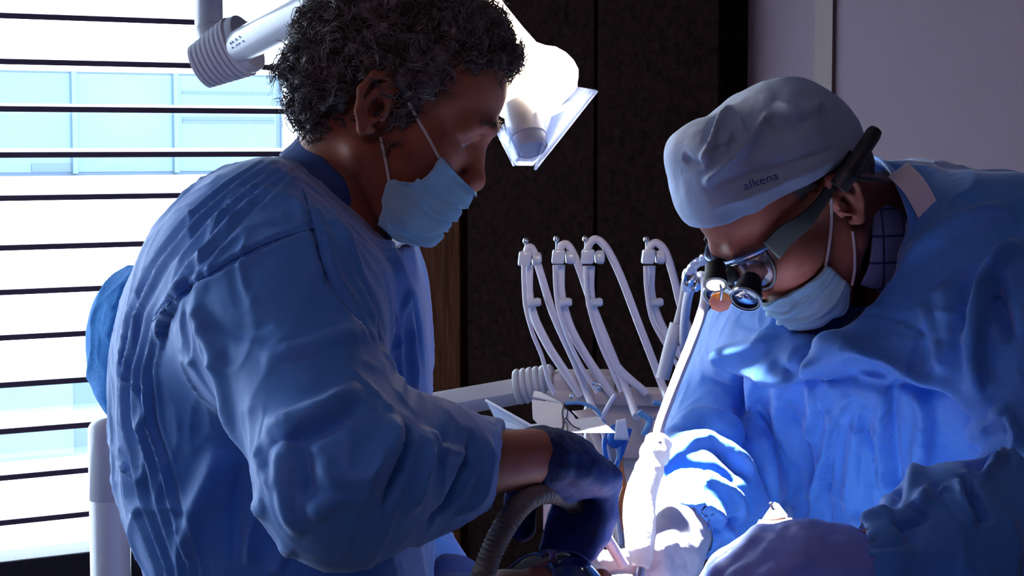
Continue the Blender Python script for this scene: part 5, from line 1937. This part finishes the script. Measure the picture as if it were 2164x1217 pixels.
# ============================================================ patient and chair
pf = nrm(np.array([.34, .02, 1.0])); pu = nrm(np.array([-1.0, -.38, .16])); pu = nrm(pu - pf * np.dot(pf, pu)); pl_ = np.cross(pu, pf)
PR = np.stack([pf, pl_, pu], 1)
eye_c = P(1188, 1256, 1.76)
PO = eye_c - PR @ np.array([.088, 0, .02])
pt = thing('person', PO * np.array([1, 1, 0]) + np.array([0, 0, .75]), 'patient lying back in dark wraparound glasses under the gloved hands', 'person')
pk_ = SDF(PO, PR)
head_sdf(pk_)
nb = PO + np.array([.14, -.03, -.05])
hip = PO + np.array([.62, -.42, -.13])
pk_.cone(pk_.w((-.03, 0, -.03)), nb, .052, .058, k=.03, loc=False)
ch = nb * .75 + hip * .25
sd_ = nrm(np.cross(hip - nb, np.array([0, 0, 1])))
pk_.cone(nb, ch, .06, .10, k=.04, loc=False)
pk_.cone(ch + sd_ * .09, hip + sd_ * .06, .085, .09, k=.06, loc=False)
pk_.cone(ch - sd_ * .09, hip - sd_ * .06, .085, .09, k=.06, loc=False)
for sg in (-1, 1):
    pk_.chain([nb + sd_ * .17 * sg + np.array([.03, -.02, -.03]), ch + sd_ * .24 * sg + np.array([.10, -.06, -.03]), hip + sd_ * .12 * sg + np.array([0, 0, .09])], [.05, .04, .03], k=.03, loc=False)
    pk_.chain([hip + sd_ * .08 * sg, hip + sd_ * .10 * sg + np.array([.36, -.24, .03]), hip + sd_ * .10 * sg + np.array([.70, -.47, -.08])], [.085, .06, .045], k=.03, loc=False)
sdf_obj('body', pk_, .0045, MT['skin_l'], pt, smooth=1)
ph_ = SDF(PO, PR)
ph_.ell((-.012, 0, .052), (.107, .084, .094), k=.01)


def ph_drop(V):
    q = (V - PO) @ PR
    return (q[:, 0] > .035 + np.maximum(0, q[:, 2] - .04) * 1.9) | (q[:, 2] < -.03) | ((np.abs(q[:, 1]) > .05) & (q[:, 2] < .03) & (q[:, 0] > -.035))


sdf_obj('hair', ph_, .004, MT['hair_short'], pt, smooth=1, drop=ph_drop, post=wrinkle(.004, 70, 12))
dr = SDF()
dr.cone(ch + sd_ * .09, hip + sd_ * .06, .096, .102, k=.06, loc=False)
dr.cone(ch - sd_ * .09, hip - sd_ * .06, .096, .102, k=.06, loc=False)
for sg in (-1, 1):
    dr.chain([hip + sd_ * .08 * sg, hip + sd_ * .10 * sg + np.array([.36, -.24, .03]), hip + sd_ * .10 * sg + np.array([.70, -.47, -.08])], [.095, .07, .055], k=.03, loc=False)
sdf_obj('clothing', dr, .009, MT['bib'], pt, smooth=1)

# unseen bib-shaped reflector added to bounce the beam onto the gown
bounce_rows = []
b_ax = nrm((hip - nb) * np.array([1, 1, 0])); b_sd = np.array([-b_ax[1], b_ax[0], 0])
for v in np.linspace(-.10, .34, 6):
    bounce_rows.append([np.array([nb[0], nb[1], 0]) + b_ax * v + b_sd * u + np.array([0, 0, 1.085 - 1.1 * u * u - .10 * max(0, v - .1) - .5 * min(0, v) ** 2]) + np.array([0, .06, -.005]) for u in np.linspace(-.24, .24, 7)])
grid_surface('bib', bounce_rows, MT['bounce_bib'], pt, 4, 4, .002)

gp = thing('protective_glasses', eye_c, 'dark blue wraparound protective glasses on the patient with bright glints', 'glasses')
wp = lambda x, y, z: PO + PR @ np.array([x, y, z])
for y in (-1, 1):
    rows_ = []
    for v in np.linspace(0, 1, 5):
        zz = .048 - .056 * v
        rows_.append([wp(.116 + .012 * math.sin(v * 3.1) - u ** 2 * .045, y * (.006 + .066 * u), zz - .012 * u * (v - .5)) for u in np.linspace(0, 1, 5)])
    grid_surface('lens', rows_, MT['lens_dark'], gp, 4, 4, .002)
MB().tube(catmull([wp(.120, -.012, .046), wp(.124, 0, .044), wp(.120, .012, .046)], 5), .0035, 8).build('bridge', mat('frame_violet', (.10, .07, .16), .3), gp)
for y in (-1, 1):
    MB().tube(catmull([wp(.076, y * .074, .030), wp(.04, y * .080, .022), wp(-.01, y * .082, .016)], 5), .003, 8).build('temple', MT['lens_dark'], gp)

chn = thing('dental_chair', P(1500, 1217, 1.8) * np.array([1, 1, 0]), 'dark blue padded dental chair under the patient', 'dental chair')
axp = nrm((hip - nb) * np.array([1, 1, 0]))
def pad(name, a, b, half, th, zoff):
    a, b = np.asarray(a), np.asarray(b)
    d = b - a; L = np.linalg.norm(d); d /= L
    up = nrm(np.array([0, 0, 1]) - d * d[2])
    return MB().obox((a + b) / 2 + up * zoff, d * L / 2, np.cross(up, d) * half, up * th).build(name, MT['chair'], chn, bevel=.02)
pad('backrest', nb, hip + axp * .05, .23, .035, -.155)
pad('headrest', PO - np.array([.10, -.02, 0]), PO + np.array([.06, -.02, -.02]), .10, .03, -.125)
pad('seat', hip + axp * .0 + np.array([0, 0, 0]), hip + axp * .85 + np.array([0, 0, -.06]), .23, .04, -.165)
bc = (hip + axp * .15) * np.array([1, 1, 0])
MB().lathe(bc, (0, 0, 1), [(0, .30), (.03, .29), (.05, .10), (hip[2] - .21, .09)], 32).build('base', MT['unit_grey'], chn)

# folded patterned cloth showing between the two gowns' hands
cl_ = thing('folded_cloth', P(1640, 1125, 1.93), 'small peach and tan folded cloth with dark marks behind the lilac gloved hand', 'cloth')
ap = P(1636, 1064, 1.945)
e1, e2, e3 = P(1584, 1140, 1.90), P(1700, 1140, 1.90), P(1640, 1150, 1.99)
grid_surface('peak', [[ap, ap + np.array([.002, 0, -.001]), ap + np.array([.004, 0, -.002])], [P(1612, 1100, 1.915), P(1640, 1100, 1.905), P(1668, 1098, 1.915)]], MT['tan'], cl_, 4, 4, .002)
grid_surface('hem', [[P(1606, 1100, 1.913), P(1640, 1102, 1.903), P(1670, 1096, 1.913)], [e1, P(1640, 1135, 1.89), e2]], MT['peach'], cl_, 4, 4, .002)
MB().tube(catmull([P(1628, 1062, 1.93), P(1634, 1076, 1.93), P(1642, 1084, 1.925), P(1668, 1098, 1.91)], 4), .0016, 6).build('mark', MT['frame_dark'], cl_)
MB().tube(catmull([P(1624, 1086, 1.92), P(1634, 1090, 1.92), P(1640, 1088, 1.92)], 4), .0010, 6).build('mark', MT['frame_dark'], cl_)
